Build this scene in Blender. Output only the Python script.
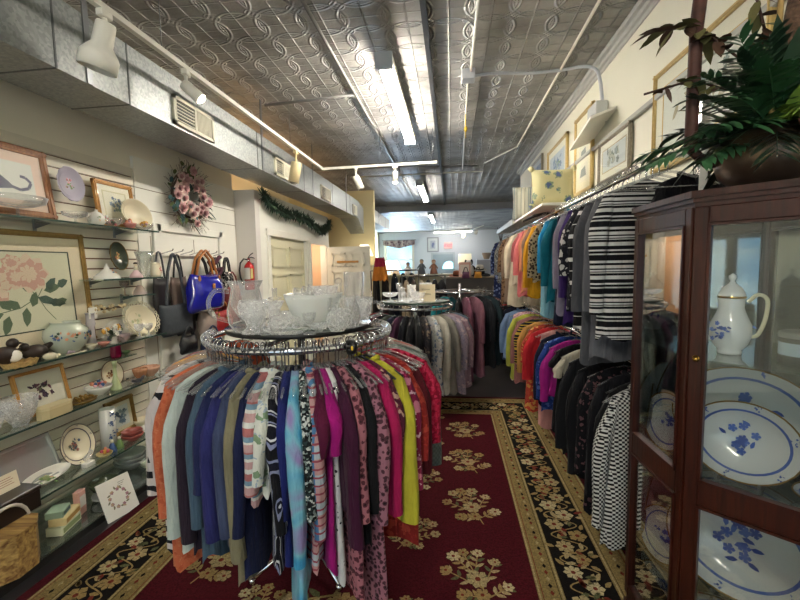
import bpy, math, random
from mathutils import Vector, Matrix
PI=math.pi
sc=bpy.context.scene; C=sc.collection
for o in list(bpy.data.objects): bpy.data.objects.remove(o)
# ---------------------------------------------------------------- camera
cd=bpy.data.cameras.new('camera'); cam=bpy.data.objects.new('camera',cd); C.objects.link(cam)
cd.sensor_width=36; cd.lens=410*36/800; cd.clip_start=.02; cd.clip_end=200
def cam_axes(yaw,pitch,roll):
    cy,sy,cp,sp,cr,sr=math.cos(yaw),math.sin(yaw),math.cos(pitch),math.sin(pitch),math.cos(roll),math.sin(roll)
    f=Vector((sy*cp,cy*cp,sp)); r=Vector((cy,-sy,0)); u=r.cross(f)
    return cr*r+sr*u, cr*u-sr*r, f
r_,u_,f_=cam_axes(-0.12510895,-0.08525782,-0.01936339)
cam.matrix_world=Matrix(((r_.x,u_.x,-f_.x,0),(r_.y,u_.y,-f_.y,0),(r_.z,u_.z,-f_.z,1.6),(0,0,0,1)))
sc.camera=cam
# ---------------------------------------------------------------- world, exposure
w=bpy.data.worlds.new('world'); sc.world=w; w.use_nodes=True
nt=w.node_tree; bg=nt.nodes['Background']
tc=nt.nodes.new('ShaderNodeTexCoord'); nz=nt.nodes.new('ShaderNodeTexNoise'); nz.inputs['Scale'].default_value=9
cr=nt.nodes.new('ShaderNodeValToRGB'); e=cr.color_ramp.elements
e[0].position=.40; e[0].color=(.16,.40,.66,1); e[1].position=.62; e[1].color=(.75,.92,1,1)
nt.links.new(tc.outputs['Generated'],nz.inputs['Vector']); nt.links.new(nz.outputs['Fac'],cr.inputs['Fac'])
nt.links.new(cr.outputs['Color'],bg.inputs['Color']); bg.inputs['Strength'].default_value=1.3
vs=sc.view_settings; vs.view_transform='Standard'; vs.look='None'; vs.gamma=1; vs.use_curve_mapping=False; vs.exposure=1.22
def area(name,loc,rot,sx,sy,power,col):
    l=bpy.data.lights.new(name,'AREA'); l.shape='RECTANGLE'; l.size=sx; l.size_y=sy; l.energy=power; l.color=col
    o=bpy.data.objects.new(name,l); C.objects.link(o); o.location=loc; o.rotation_euler=rot; return o
# daylight coming through the shop front behind the viewer and the far window
area('shopfront_daylight',(-.6,-3.25,1.7),(-PI/2,0,0),3.4,1.9,26,(.88,.94,1))
area('far_window_daylight',(-2.7,21.75,1.9),(PI/2,0,PI),1.3,1.7,170,(.55,.75,1))
def spot(name,loc,rot,power,col,size=1.6,blend=.6):
    l=bpy.data.lights.new(name,'SPOT'); l.energy=power; l.color=col; l.spot_size=size; l.spot_blend=blend; l.shadow_soft_size=.04
    o=bpy.data.objects.new(name,l); C.objects.link(o); o.location=loc; o.rotation_euler=rot; return o
def point(name,loc,power,col,r=.05):
    l=bpy.data.lights.new(name,'POINT'); l.energy=power; l.color=col; l.shadow_soft_size=r
    o=bpy.data.objects.new(name,l); C.objects.link(o); o.location=loc; return o
# ---------------------------------------------------------------- materials
MATS={}
def lin(c):
    if isinstance(c,str):
        c=[int(c[i:i+2],16)/255 for i in (0,2,4)]
        c=[x/12.92 if x<=.04045 else ((x+.055)/1.055)**2.4 for x in c]
    return (c[0],c[1],c[2],1)
class NT:
    def __init__(s,name):
        s.m=bpy.data.materials.new(name); s.m.use_nodes=True; s.t=s.m.node_tree; s.b=s.t.nodes['Principled BSDF']; s.out=s.t.nodes['Material Output']
    def n(s,typ,**k):
        x=s.t.nodes.new('ShaderNode'+typ)
        for a,v in k.items():
            if a in x.inputs: x.inputs[a].default_value=v
            else: setattr(x,a,v)
        return x
    def l(s,a,b): s.t.links.new(a,b)
    def coord(s,kind='Object',scale=(1,1,1),rot=(0,0,0)):
        t=s.n('TexCoord'); m=s.n('Mapping'); m.inputs['Scale'].default_value=scale; m.inputs['Rotation'].default_value=rot
        s.l(t.outputs[kind],m.inputs['Vector']); return m.outputs['Vector']
    def math(s,op,a,b=None):
        x=s.n('Math'); x.operation=op
        for i,v in enumerate((a,b)):
            if v is None: continue
            if isinstance(v,(int,float)): x.inputs[i].default_value=v
            else: s.l(v,x.inputs[i])
        return x.outputs[0]
    def ramp(s,fac,stops,interp='LINEAR'):
        x=s.n('ValToRGB'); x.color_ramp.interpolation=interp; e=x.color_ramp.elements
        while len(e)<len(stops): e.new(.5)
        for el,(p,c) in zip(e,stops): el.position=p; el.color=lin(c)
        s.l(fac,x.inputs['Fac']); return x.outputs['Color']
    def mix(s,fac,a,b):
        x=s.n('Mix'); x.data_type='RGBA'
        for i,v in ((0,fac),(6,a),(7,b)):
            if isinstance(v,(int,float)): x.inputs[i].default_value=v
            elif isinstance(v,(tuple,str)): x.inputs[i].default_value=lin(v)
            else: s.l(v,x.inputs[i])
        return x.outputs[2]
    def bump(s,h,st=.3,d=.01):
        x=s.n('Bump'); x.inputs['Strength'].default_value=st; x.inputs['Distance'].default_value=d
        s.l(h,x.inputs['Height']); s.l(x.outputs['Normal'],s.b.inputs['Normal'])
def setb(b,rough=.5,metal=0.,spec=.5,coat=0,trans=0,sheen=0,alpha=1):
    b.inputs['Roughness'].default_value=rough; b.inputs['Metallic'].default_value=metal
    b.inputs['Specular IOR Level'].default_value=spec; b.inputs['Coat Weight'].default_value=coat
    b.inputs['Transmission Weight'].default_value=trans; b.inputs['Sheen Weight'].default_value=sheen; b.inputs['Alpha'].default_value=alpha
def M(name,col='808080',rough=.5,metal=0.,var=0.,scale=20,bump=0.,**k):
    if name in MATS: return MATS[name]
    q=NT(name); setb(q.b,rough,metal,**k)
    if var or bump:
        v=q.coord(); z=q.n('TexNoise',Scale=scale,Detail=3.); q.l(v,z.inputs['Vector'])
        c=lin(col); d=tuple(x*(1-var) for x in c[:3]); u=tuple(min(1,x*(1+var)) for x in c[:3])
        q.l(q.ramp(z.outputs['Fac'],[(.3,d),(.7,u)]),q.b.inputs['Base Color'])
        if bump: q.bump(z.outputs['Fac'],bump)
    else: q.b.inputs['Base Color'].default_value=lin(col)
    MATS[name]=q.m; return q.m
def glow(name,col,st):
    if name in MATS: return MATS[name]
    q=NT(name); q.b.inputs['Base Color'].default_value=lin(col); q.b.inputs['Emission Color'].default_value=lin(col); q.b.inputs['Emission Strength'].default_value=st
    MATS[name]=q.m; return q.m
def glassy(name,tint=(1,1,1),refl=.08,edge=.6,milk=0.,rough=.03,pat=0):
    "thin clear glass: see-through with mirror-like edges; milk adds a cloudy body, pat a cut pattern"
    if name in MATS: return MATS[name]
    q=NT(name); t=q.n('BsdfTransparent'); t.inputs['Color'].default_value=lin(tint)
    g=q.n('BsdfGlossy'); g.inputs['Roughness'].default_value=rough
    lw=q.n('LayerWeight'); lw.inputs['Blend'].default_value=.35
    f=q.math('MULTIPLY_ADD',lw.outputs['Facing'],edge); f.node.inputs[2].default_value=refl
    a=q.n('MixShader'); q.l(f,a.inputs['Fac']); q.l(t.outputs[0],a.inputs[1]); q.l(g.outputs[0],a.inputs[2]); o=a
    if pat:
        v=q.coord(); vo=q.n('TexVoronoi',Scale=pat); q.l(v,vo.inputs['Vector'])
        bp=q.n('Bump'); bp.inputs['Strength'].default_value=.9; bp.inputs['Distance'].default_value=.01; q.l(vo.outputs['Distance'],bp.inputs['Height'])
        q.l(bp.outputs['Normal'],g.inputs['Normal']); q.l(bp.outputs['Normal'],lw.inputs['Normal'])
    if milk:
        d0=q.n('BsdfDiffuse'); d1=q.n('BsdfTranslucent'); d1.inputs['Color'].default_value=(1,1,1,1); d=q.n('MixShader'); d.inputs['Fac'].default_value=.5; q.l(d0.outputs[0],d.inputs[1]); q.l(d1.outputs[0],d.inputs[2]); d0.inputs['Color'].default_value=(1,1,1,1)
        b=q.n('MixShader'); b.inputs['Fac'].default_value=milk; q.l(o.outputs[0],b.inputs[1]); q.l(d.outputs[0],b.inputs[2]); o=b
    q.l(o.outputs[0],q.out.inputs['Surface']); MATS[name]=q.m; return q.m
def tableglass(name,tint=(1,1,1),rough=.03,pat=0,milk=.3,base=.02,edge=.6):
    "thin tableware glass: clear when looked through, whitish and shiny towards its edges and cuts"
    if name in MATS: return MATS[name]
    q=NT(name); t=q.n('BsdfTransparent'); t.inputs['Color'].default_value=lin(tint); g=q.n('BsdfGlossy'); g.inputs['Roughness'].default_value=rough
    lw=q.n('LayerWeight'); lw.inputs['Blend'].default_value=.3; fc=q.math('POWER',lw.outputs['Facing'],1.6)
    mk=q.math('ADD',q.math('MULTIPLY',fc,milk),base)
    if pat:
        v=q.coord(); vo=q.n('TexVoronoi',Scale=pat,feature='DISTANCE_TO_EDGE'); q.l(v,vo.inputs['Vector']); ed=q.math('LESS_THAN',vo.outputs['Distance'],.09)
        v2=q.n('TexVoronoi',Scale=pat); q.l(q.coord(),v2.inputs['Vector']); sc2=q.n('SeparateXYZ'); q.l(v2.outputs['Color'],sc2.inputs[0])
        mk=q.math('ADD',mk,q.math('ADD',q.math('MULTIPLY',ed,.35),q.math('MULTIPLY',q.math('GREATER_THAN',sc2.outputs[0],.75),.3)))
        bp=q.n('Bump'); bp.inputs['Strength'].default_value=.8; bp.inputs['Distance'].default_value=.006; q.l(vo.outputs['Distance'],bp.inputs['Height']); q.l(bp.outputs['Normal'],g.inputs['Normal'])
    f=q.math('ADD',q.math('MULTIPLY',fc,edge),.07); a=q.n('MixShader'); q.l(f,a.inputs['Fac']); q.l(t.outputs[0],a.inputs[1]); q.l(g.outputs[0],a.inputs[2])
    d=q.n('BsdfTranslucent'); d.inputs['Color'].default_value=(1,1,1,1); d0=q.n('BsdfDiffuse'); d0.inputs['Color'].default_value=(1,1,1,1)
    x=q.n('MixShader'); x.inputs['Fac'].default_value=.5; q.l(d.outputs[0],x.inputs[1]); q.l(d0.outputs[0],x.inputs[2])
    b=q.n('MixShader'); q.l(mk,b.inputs['Fac']); q.l(a.outputs[0],b.inputs[1]); q.l(x.outputs[0],b.inputs[2])
    q.l(b.outputs[0],q.out.inputs['Surface']); MATS[name]=q.m; return q.m
def curve(pts,n=5):
    "smooth path through the given points"
    P=[Vector(p) for p in pts]; P=[P[0]*2-P[1]]+P+[P[-1]*2-P[-2]]; out=[]
    for i in range(1,len(P)-2):
        for k in range(n):
            t=k/n; a,b,c,d=P[i-1],P[i],P[i+1],P[i+2]
            out.append(.5*((2*b)+(c-a)*t+(2*a-5*b+4*c-d)*t*t+(3*b-a-3*c+d)*t**3))
    return out+[P[-2]]
def wood(name,c1,c2,rough=.4,axis=2,scale=6,coat=.2):
    if name in MATS: return MATS[name]
    q=NT(name); setb(q.b,rough,coat=coat); s=[14,14,14]; s[axis]=1.2
    v=q.coord(scale=tuple(s)); setb(q.b,rough,coat=coat,spec=.3); z=q.n('TexNoise',Scale=scale,Detail=6.,Distortion=.6); q.l(v,z.inputs['Vector'])
    q.l(q.ramp(z.outputs['Fac'],[(.3,c1),(.7,c2)]),q.b.inputs['Base Color']); q.bump(z.outputs['Fac'],.08); MATS[name]=q.m; return q.m
def dim(c):
    v=[int(c[i:i+2],16) for i in (0,2,4)]; return '%02x%02x%02x'%tuple(int(x*.86) for x in v)
def fab(kind,cols,sc_=1.,ax=2,rough=.85):
    "woven cloth with a printed or woven pattern"
    cols=tuple(dim(c) for c in cols)
    key='cloth_%s_%s_%s_%s'%(kind,'_'.join(cols),sc_,ax)
    if key in MATS: return MATS[key]
    q=NT(key[:60]); setb(q.b,rough,sheen=.03,spec=.2); v=q.coord(); sp=q.n('SeparateXYZ'); q.l(v,sp.inputs[0])
    A=sp.outputs[ax]; B=sp.outputs[0]; Y=sp.outputs[1]; BY=q.math('ADD',B,Y)
    def cell(x,f): return q.math('FRACT',q.math('MULTIPLY',x,f))
    col=None
    if kind=='solid':
        z=q.n('TexNoise',Scale=7.,Detail=4.); q.l(v,z.inputs['Vector']); c=lin(cols[0])
        col=q.ramp(z.outputs['Fac'],[(.3,tuple(x*.82 for x in c[:3])),(.7,tuple(min(1,x*1.12) for x in c[:3]))])
    elif kind=='stripe':   # uneven bands
        st=[]; n=len(cols); rr=random.Random(len(key)); p=0; k=0
        while p<.97: st.append((p,cols[k%n])); p+=rr.choice((.03,.045,.07,.11,.17)); k+=1
        col=q.ramp(cell(A,6*sc_),st[:30],'CONSTANT')
    elif kind=='check':
        a=q.math('GREATER_THAN',cell(A,28*sc_),.5); b=q.math('GREATER_THAN',cell(BY,28*sc_),.5)
        x=q.math('ABSOLUTE',q.math('SUBTRACT',a,b)); col=q.mix(x,cols[0],cols[1])
    elif kind=='squares':
        a=q.math('GREATER_THAN',cell(A,12*sc_),.55); b=q.math('GREATER_THAN',cell(BY,14*sc_),.6)
        col=q.mix(q.math('MULTIPLY',a,b),cols[0],cols[1])
        hem=q.math('LESS_THAN',A,-.62); zz=q.math('GREATER_THAN',q.math('FRACT',q.math('ADD',q.math('MULTIPLY',A,18),q.math('PINGPONG',q.math('MULTIPLY',BY,14),.5))),.5)
        col=q.mix(hem,col,q.mix(zz,cols[0],cols[1]))
    elif kind=='plaid':
        a=q.math('GREATER_THAN',cell(A,9*sc_),.55); b=q.math('GREATER_THAN',cell(BY,13*sc_),.6)
        c=q.math('GREATER_THAN',cell(A,31*sc_),.75)
        col=q.mix(c,q.mix(b,q.mix(a,cols[0],cols[1]),cols[2]),cols[-1])
    elif kind=='leopard':
        z=q.n('TexVoronoi',Scale=42*sc_); q.l(v,z.inputs['Vector']); n2=q.n('TexNoise',Scale=90.*sc_); q.l(v,n2.inputs['Vector'])
        d=q.math('ADD',z.outputs['Distance'],q.math('MULTIPLY',q.math('SUBTRACT',n2.outputs['Fac'],.5),.35))
        col=q.ramp(d,[(0,cols[2]),(.2,cols[1]),(.46,cols[0])],'CONSTANT')
    elif kind=='dye':
        z=q.n('TexNoise',Scale=5.*sc_,Detail=1.5,Distortion=1.1); q.l(v,z.inputs['Vector']); n=len(cols)
        col=q.ramp(z.outputs['Fac'],[(.28+.46*i/(n-1),c) for i,c in enumerate(cols)])
    elif kind=='floral':
        z=q.n('TexVoronoi',Scale=19*sc_); dn=q.n('TexNoise',Scale=30.*sc_); q.l(v,dn.inputs['Vector']); va=q.n('VectorMath',operation='MULTIPLY_ADD'); q.l(dn.outputs['Color'],va.inputs[0]); va.inputs[1].default_value=(.06/sc_,)*3; q.l(v,va.inputs[2]); v=va.outputs[0]; q.l(v,z.inputs['Vector']); z2=q.n('TexVoronoi',Scale=40*sc_); q.l(v,z2.inputs['Vector'])
        base=q.mix(q.math('LESS_THAN',z2.outputs['Distance'],.3),cols[0],cols[2] if len(cols)>2 else cols[1])
        col=q.mix(q.math('LESS_THAN',z.outputs['Distance'],.36),base,cols[1])
    elif kind=='speckle':
        z=q.n('TexVoronoi',Scale=110*sc_); q.l(v,z.inputs['Vector']); s2=q.n('SeparateXYZ'); q.l(z.outputs['Color'],s2.inputs[0])
        col=q.ramp(s2.outputs[0],[(i/len(cols),c) for i,c in enumerate(cols)],'CONSTANT')
    elif kind=='swirl':
        z=q.n('TexWave',Scale=3.4*sc_,Distortion=14.,Detail=2.); q.l(v,z.inputs['Vector']); n=len(cols)
        col=q.ramp(z.outputs['Fac'],[(i/n,c) for i,c in enumerate(cols)],'CONSTANT')
    q.l(col,q.b.inputs['Base Color'])
    wv=q.n('TexNoise',Scale=1.,Detail=4.,Distortion=.4); q.l(q.coord(scale=(26,26,5)),wv.inputs['Vector']); q.bump(wv.outputs['Fac'],.75,.035)
    MATS[key]=q.m; return q.m
# ---------------------------------------------------------------- mesh builder
class MB:
    def __init__(s): s.v=[]; s.f=[]; s.mi=[]; s.sm=[]
    def add(s,vs,fs,m=0,smooth=True,T=None):
        b=len(s.v)
        for p in vs:
            p=Vector(p); s.v.append(tuple(T@p) if T is not None else tuple(p))
        for f in fs: s.f.append(tuple(b+i for i in f)); s.mi.append(m); s.sm.append(smooth)
        return s
    def box(s,x0,x1,y0,y1,z0,z1,m=0,T=None,bev=0):
        if bev and min(x1-x0,y1-y0,z1-z0)>2.2*bev:
            vs=[];fs=[];b=bev
            # chamfered box from 24 corner vertices
            idx={}
            for ix,X in ((0,x0),(1,x1)):
                for iy,Y in ((0,y0),(1,y1)):
                    for iz,Z in ((0,z0),(1,z1)):
                        sx=b if ix==0 else -b; sy=b if iy==0 else -b; sz=b if iz==0 else -b
                        for a,p in ((0,(X,Y+sy,Z+sz)),(1,(X+sx,Y,Z+sz)),(2,(X+sx,Y+sy,Z))):
                            idx[(ix,iy,iz,a)]=len(vs); vs.append(p)
            g=lambda *k: idx[k]
            for a,i in ((0,0),(0,1)): fs.append([g(i,0,0,0),g(i,1,0,0),g(i,1,1,0),g(i,0,1,0)])
            for i in (0,1): fs.append([g(0,i,0,1),g(1,i,0,1),g(1,i,1,1),g(0,i,1,1)])
            for i in (0,1): fs.append([g(0,0,i,2),g(1,0,i,2),g(1,1,i,2),g(0,1,i,2)])
            for i in (0,1):
                for j in (0,1):
                    fs.append([g(i,j,0,0),g(i,j,1,0),g(i,j,1,1),g(i,j,0,1)])
                    fs.append([g(i,0,j,0),g(i,1,j,0),g(i,1,j,2),g(i,0,j,2)])
                    fs.append([g(0,i,j,1),g(1,i,j,1),g(1,i,j,2),g(0,i,j,2)])
                    for k in (0,1): pass
            for i in (0,1):
                for j in (0,1):
                    for k in (0,1): fs.append([g(i,j,k,0),g(i,j,k,1),g(i,j,k,2)])
            return s.add(vs,fs,m,False,T)
        vs=[(x,y,z) for x in (x0,x1) for y in (y0,y1) for z in (z0,z1)]
        return s.add(vs,[(0,1,3,2),(4,6,7,5),(0,4,5,1),(2,3,7,6),(0,2,6,4),(1,5,7,3)],m,False,T)
    def lathe(s,prof,n=20,m=0,T=None,sx=1,sy=1,cap=False,wob=None,smooth=True):
        vs=[];fs=[];k=len(prof)
        for i in range(n):
            a=2*PI*i/n
            for j,(r,z) in enumerate(prof):
                rr=r*(wob(a,j/(k-1)) if wob else 1); vs.append((rr*math.cos(a)*sx,rr*math.sin(a)*sy,z))
        for i in range(n):
            i2=(i+1)%n
            for j in range(k-1): fs.append((i*k+j,i2*k+j,i2*k+j+1,i*k+j+1))
        if cap: fs.append([i*k+k-1 for i in range(n)]); fs.append([i*k for i in range(n)][::-1])
        return s.add(vs,fs,m,smooth,T)
    def tube(s,pts,r=.01,n=8,m=0,T=None,closed=False,caps=True,flat=1.):
        pts=[Vector(p) for p in pts]; N=len(pts); vs=[];fs=[]
        rs=r if isinstance(r,(list,tuple)) else [r]*N
        up=None
        for i,p in enumerate(pts):
            if closed: d=pts[(i+1)%N]-pts[i-1]
            else: d=pts[min(i+1,N-1)]-pts[max(i-1,0)]
            if d.length<1e-9: d=Vector((0,0,1))
            d.normalize()
            if up is None:
                up=Vector((0,0,1)) if abs(d.z)<.9 else Vector((1,0,0))
            a=d.cross(up)
            if a.length<1e-4: a=d.cross(Vector((0,1,0)))
            a.normalize(); up=a.cross(d).normalized()
            for k in range(n):
                t=2*PI*k/n; vs.append(p+a*rs[i]*math.cos(t)+up*rs[i]*flat*math.sin(t))
        for i in range(N if closed else N-1):
            j=(i+1)%N
            for k in range(n):
                k2=(k+1)%n; fs.append((i*n+k,i*n+k2,j*n+k2,j*n+k))
        if caps and not closed: fs.append(list(range(n))[::-1]); fs.append([(N-1)*n+k for k in range(n)])
        return s.add(vs,fs,m,True,T)
    def ell(s,c,r,n=12,k=8,m=0,T=None):
        if not isinstance(r,(tuple,list)): r=(r,r,r)
        vs=[];fs=[]
        for j in range(k+1):
            b=PI*j/k
            for i in range(n):
                a=2*PI*i/n; vs.append((c[0]+r[0]*math.sin(b)*math.cos(a),c[1]+r[1]*math.sin(b)*math.sin(a),c[2]+r[2]*math.cos(b)))
        for j in range(k):
            for i in range(n): i2=(i+1)%n; fs.append((j*n+i,(j+1)*n+i,(j+1)*n+i2,j*n+i2))
        return s.add(vs,fs,m,True,T)
    def poly(s,pts,m=0,T=None): return s.add(pts,[tuple(range(len(pts)))],m,False,T)
    def prism(s,pts,z0,z1,m=0,T=None):
        n=len(pts); vs=[(x,y,z0) for x,y in pts]+[(x,y,z1) for x,y in pts]
        fs=[tuple(range(n))[::-1],tuple(range(n,2*n))]+[(i,(i+1)%n,n+(i+1)%n,n+i) for i in range(n)]
        return s.add(vs,fs,m,False,T)
    def leaf(s,p,d,L,W,m=0,up=(0,0,1),droop=.25,k=4,T=None):
        p=Vector(p); d=Vector(d).normalized(); a=d.cross(Vector(up))
        if a.length<1e-3: a=d.cross(Vector((1,0,0)))
        a.normalize(); vs=[];fs=[]
        for i in range(k+1):
            t=i/k; w=W*math.sin(PI*min(1,.12+.88*t))**.8 if i<k else 0
            q=p+d*L*t+Vector((0,0,-droop*L*t*t)); vs+= [q-a*w/2,q+a*w/2]
        for i in range(k): fs.append((2*i,2*i+1,2*i+3,2*i+2))
        return s.add(vs,fs,m,True,T)
    def flower(s,c,n,u,v,r,m=0,petals=5,m2=None,off=0.0004):
        "a flat printed flower: petals in the plane of u, v"
        c=Vector(c);u=Vector(u);v=Vector(v);nn=Vector(n)*off
        for i in range(petals):
            a=2*PI*i/petals; pts=[]
            for t,rr in ((-.5,.35),(-.42,.8),(0,1),(.42,.8),(.5,.35)):
                b=a+t*2*PI/petals; pts.append(c+nn+(u*math.cos(b)+v*math.sin(b))*r*rr)
            s.poly([c+nn]+pts,m)
        if m2 is not None: s.poly([c+nn*1.6+(u*math.cos(2*PI*i/6)+v*math.sin(2*PI*i/6))*r*.25 for i in range(6)],m2)
        return s
    def printleaf(s,c,n,u,v,ang,L,W,m=0,off=.0003):
        c=Vector(c);u=Vector(u);v=Vector(v);d=u*math.cos(ang)+v*math.sin(ang); a=v*math.cos(ang)-u*math.sin(ang); nn=Vector(n)*off
        return s.poly([c+nn,c+nn+d*L*.35+a*W*.5,c+nn+d*L*.75+a*W*.4,c+nn+d*L,c+nn+d*L*.7-a*W*.35,c+nn+d*L*.3-a*W*.5],m)
    def build(s,name,mats,parent=None,loc=None,rot=None):
        me=bpy.data.meshes.new(name); me.from_pydata(s.v,[],s.f)
        if not isinstance(mats,(list,tuple)): mats=[mats]
        for m in mats: me.materials.append(m)
        me.polygons.foreach_set('material_index',s.mi); me.polygons.foreach_set('use_smooth',s.sm); me.update()
        o=bpy.data.objects.new(name,me); C.objects.link(o)
        if parent is not None: o.parent=parent
        if loc is not None: o.location=loc
        if rot is not None: o.rotation_euler=rot
        return o
def tag(o,label,cat,group=None,kind=None):
    o['label']=label; o['category']=cat
    if group: o['group']=group
    if kind: o['kind']=kind
    return o
def thing(name,label,cat,loc=(0,0,0),rot=0,group=None):
    o=bpy.data.objects.new(name,None); o.empty_display_size=.05; C.objects.link(o); o.location=loc
    o.rotation_euler=(0,0,rot) if isinstance(rot,(int,float)) else rot
    return tag(o,label,cat,group)
def struct(o): o['kind']='structure'; return o
def dup(root,loc,rot=None,label=None,scale=None):
    r=root.copy(); C.objects.link(r); r.location=loc
    if rot is not None: r.rotation_euler=rot
    if scale: r.scale=scale
    if label: r['label']=label
    for ch in root.children:
        c=ch.copy(); C.objects.link(c); c.parent=r
        for g in ch.children:
            d=g.copy(); C.objects.link(d); d.parent=c
    return r
def Tm(loc=(0,0,0),rx=0,ry=0,rz=0,s=1):
    return Matrix.Translation(loc)@Matrix.Rotation(rz,4,'Z')@Matrix.Rotation(ry,4,'Y')@Matrix.Rotation(rx,4,'X')@Matrix.Scale(s,4)
R=random.Random(7)
chrome=M('chrome','c8c8cc',.12,1.); steel=M('brushed_steel','8c8f92',.35,1.); white=M('white_paint','ece8dc',.5); blackp=M('black_paint','111111',.45)
sc.cycles.transparent_max_bounces=32; sc.cycles.max_bounces=14
GL=tableglass('clear_glass',milk=.6,base=.05,edge=.8); GLC=tableglass('cut_crystal',pat=125,milk=.4,base=.02); GLM=tableglass('frosted_glass',(.96,.99,.97),.2,milk=.4,base=.28)
SHELFG=glassy('green_edge_glass',(.82,.93,.88),.1,.7,.04,.03); PANE=glassy('cabinet_pane',(.95,.97,.96),.045,.75,0,.01)
# ================================================================ SETTING
def ceil_mat(name,size,mode):
    q=NT(name); setb(q.b,.55,.3); q.b.inputs['Base Color'].default_value=lin('a9a59d')
    v=q.coord(scale=(1/size,1/size,1)); sp=q.n('SeparateXYZ'); q.l(v,sp.inputs[0])
    def ab(x): return q.math('ABSOLUTE',q.math('SUBTRACT',q.math('FRACT',x),.5))
    qx,qy=ab(sp.outputs[0]),ab(sp.outputs[1])
    def ln(x,y): return q.math('SQRT',q.math('ADD',q.math('MULTIPLY',x,x),q.math('MULTIPLY',y,y)))
    def ridge(d,r,wd): return q.math('MAXIMUM',q.math('SUBTRACT',1.,q.math('DIVIDE',q.math('ABSOLUTE',q.math('SUBTRACT',d,r)),wd)),0.)
    dc=ln(q.math('SUBTRACT',.5,qx),q.math('SUBTRACT',.5,qy)); dm=ln(qx,qy)
    if mode==0:
        mx,my=q.math('SUBTRACT',.5,qx),q.math('SUBTRACT',.5,qy); px_,py_=q.math('ADD',.5,qx),q.math('ADD',.5,qy); h=ridge(dc,.62,.045)
        for dd in (ln(px_,my),ln(mx,py_)): h=q.math('ADD',h,ridge(dd,.62,.045)); h=q.math('ADD',h,q.math('MULTIPLY',ridge(dd,.54,.025),.5))
        h=q.math('MULTIPLY',h,1.3); h=q.math('ADD',h,ridge(dm,.0,.08)); h=q.math('ADD',h,q.math('MULTIPLY',ridge(dm,.17,.03),.6))
        h=q.math('ADD',h,ridge(qx,.5,.03)); h=q.math('ADD',h,ridge(qy,.5,.025))
        pass
    else:
        h=q.math('ADD',ridge(dc,.0,.3),ridge(dm,.3,.1)); h=q.math('ADD',h,ridge(qx,.5,.06))
    n=q.n('TexNoise',Scale=2.2,Detail=5.); q.l(q.coord(),n.inputs['Vector'])
    q.l(q.ramp(n.outputs['Fac'],[(.3,'8d8983'),(.55,'b0ada7'),(.8,'c4c1bb')]),q.b.inputs['Base Color'])
    n2=q.n('TexNoise',Scale=14.,Detail=3.); q.l(q.coord(),n2.inputs['Vector'])
    h=q.math('ADD',h,q.math('MULTIPLY',n2.outputs['Fac'],.3))
    q.bump(h,1.,.03); return q.m
CM1=ceil_mat('pressed_tin_large',.30,0); CM2=ceil_mat('pressed_tin_small',.15,1); CM3=M('plain_tin','b4b6ba',.4,.3,.12,3)
m=MB()
m.box(-3.95,4.9,-3.5,5.95,3.35,3.42,0); m.box(-3.95,4.9,5.95,12.3,3.35,3.42,1); m.box(-3.95,4.9,12.3,22.2,3.35,3.42,1)
struct(m.build('ceiling',[CM1,CM2]))
fl=NT('dark_floor'); setb(fl.b,.35); v=fl.coord(scale=(1,1,1)); n=fl.n('TexNoise',Scale=3.,Detail=8.); fl.l(v,n.inputs['Vector'])
fl.l(fl.ramp(n.outputs['Fac'],[(.3,'1c1b1d'),(.7,'2e2c2d')]),fl.b.inputs['Base Color'])
m=MB().box(-3.95,4.9,-3.5,22.2,-.1,0); struct(m.build('floor',fl.m))
cream=M('cream_wall_paint','e9e2cf',.6,var=.03,scale=2); offw=M('off_white_wall_paint','eae8dd',.6,var=.03,scale=2); bluew=M('cool_white_wall_paint','d5dbe4',.6)
struct(MB().box(-2.85,-2.68,-3.5,4.88,0,3.35).build('wall_left',cream))
# slatted display panel on the left wall
m=MB(); z=.02; 
while z<2.38:
    m.box(-2.665,-2.648,.2,3.22,z,z+.066,0); z+=.0762
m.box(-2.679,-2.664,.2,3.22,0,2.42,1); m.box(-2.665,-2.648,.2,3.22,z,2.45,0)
struct(m.build('wall_left_slat_panel',[M('slat_board','dcd5c2',.45,var=.04,scale=3),M('groove_backing','6b4a33',.8)]))  # dark brown backing board visible in the gaps between slats
# white boarded door with panels further along the left wall
m=MB(); m.box(-2.68,-2.655,3.24,4.86,0,2.56,0); 
for (a,b,c,d) in ((3.45,4.5,1.95,2.02),(3.45,4.5,.15,.2),(3.4,3.5,.15,2.02),(4.45,4.55,.15,2.02)): m.box(-2.656,-2.63,a,b,c,d,0,bev=.004)
for zz in (2.12,2.30): m.box(-2.656,-2.653,3.24,4.86,zz,zz+.006,1)
for yy in (3.38,4.0): m.box(-2.656,-2.653,yy,yy+.006,.1,1.9,1)
struct(m.build('door_1',[offw,M('seam_brown','8c7f6a',.8)]))
# changing-room partition: end face and long face with two doors
PX=-2.4
m=MB(); m.box(-2.85,PX,4.88,5.0,0,2.56,0)
struct(m.build('wall_partition_end',M('partition_end_paint','dcd6cf',.6)))
m=MB()
for a,b,c,d in ((5.0,5.25,0,2.56),(6.62,6.85,0,2.56),(7.7,7.95,0,2.56),(5.25,6.62,2.02,2.56),(6.85,7.7,2.0,2.56)): m.box(PX-.1,PX,a,b,c,d)
struct(m.build('wall_partition_side',offw))
struct(MB().box(-3.95,-3.85,4.88,22.2,0,3.35).build('wall_left_rear',M('warm_rear_wall','e2d3a8',.6)))
struct(MB().box(-3.85,-2.5,7.95,8.05,0,2.56).build('wall_partition_rear',M('peach_wall','e3c09f',.6)))
struct(MB().box(-3.85,-1.78,9.6,9.7,0,3.35).build('wall_left_return',M('pale_cream','d9cc9f',.6)))
struct(MB().box(-3.85,-2.85,4.88,5.0,0,3.35).build('wall_left_step',cream))
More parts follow.
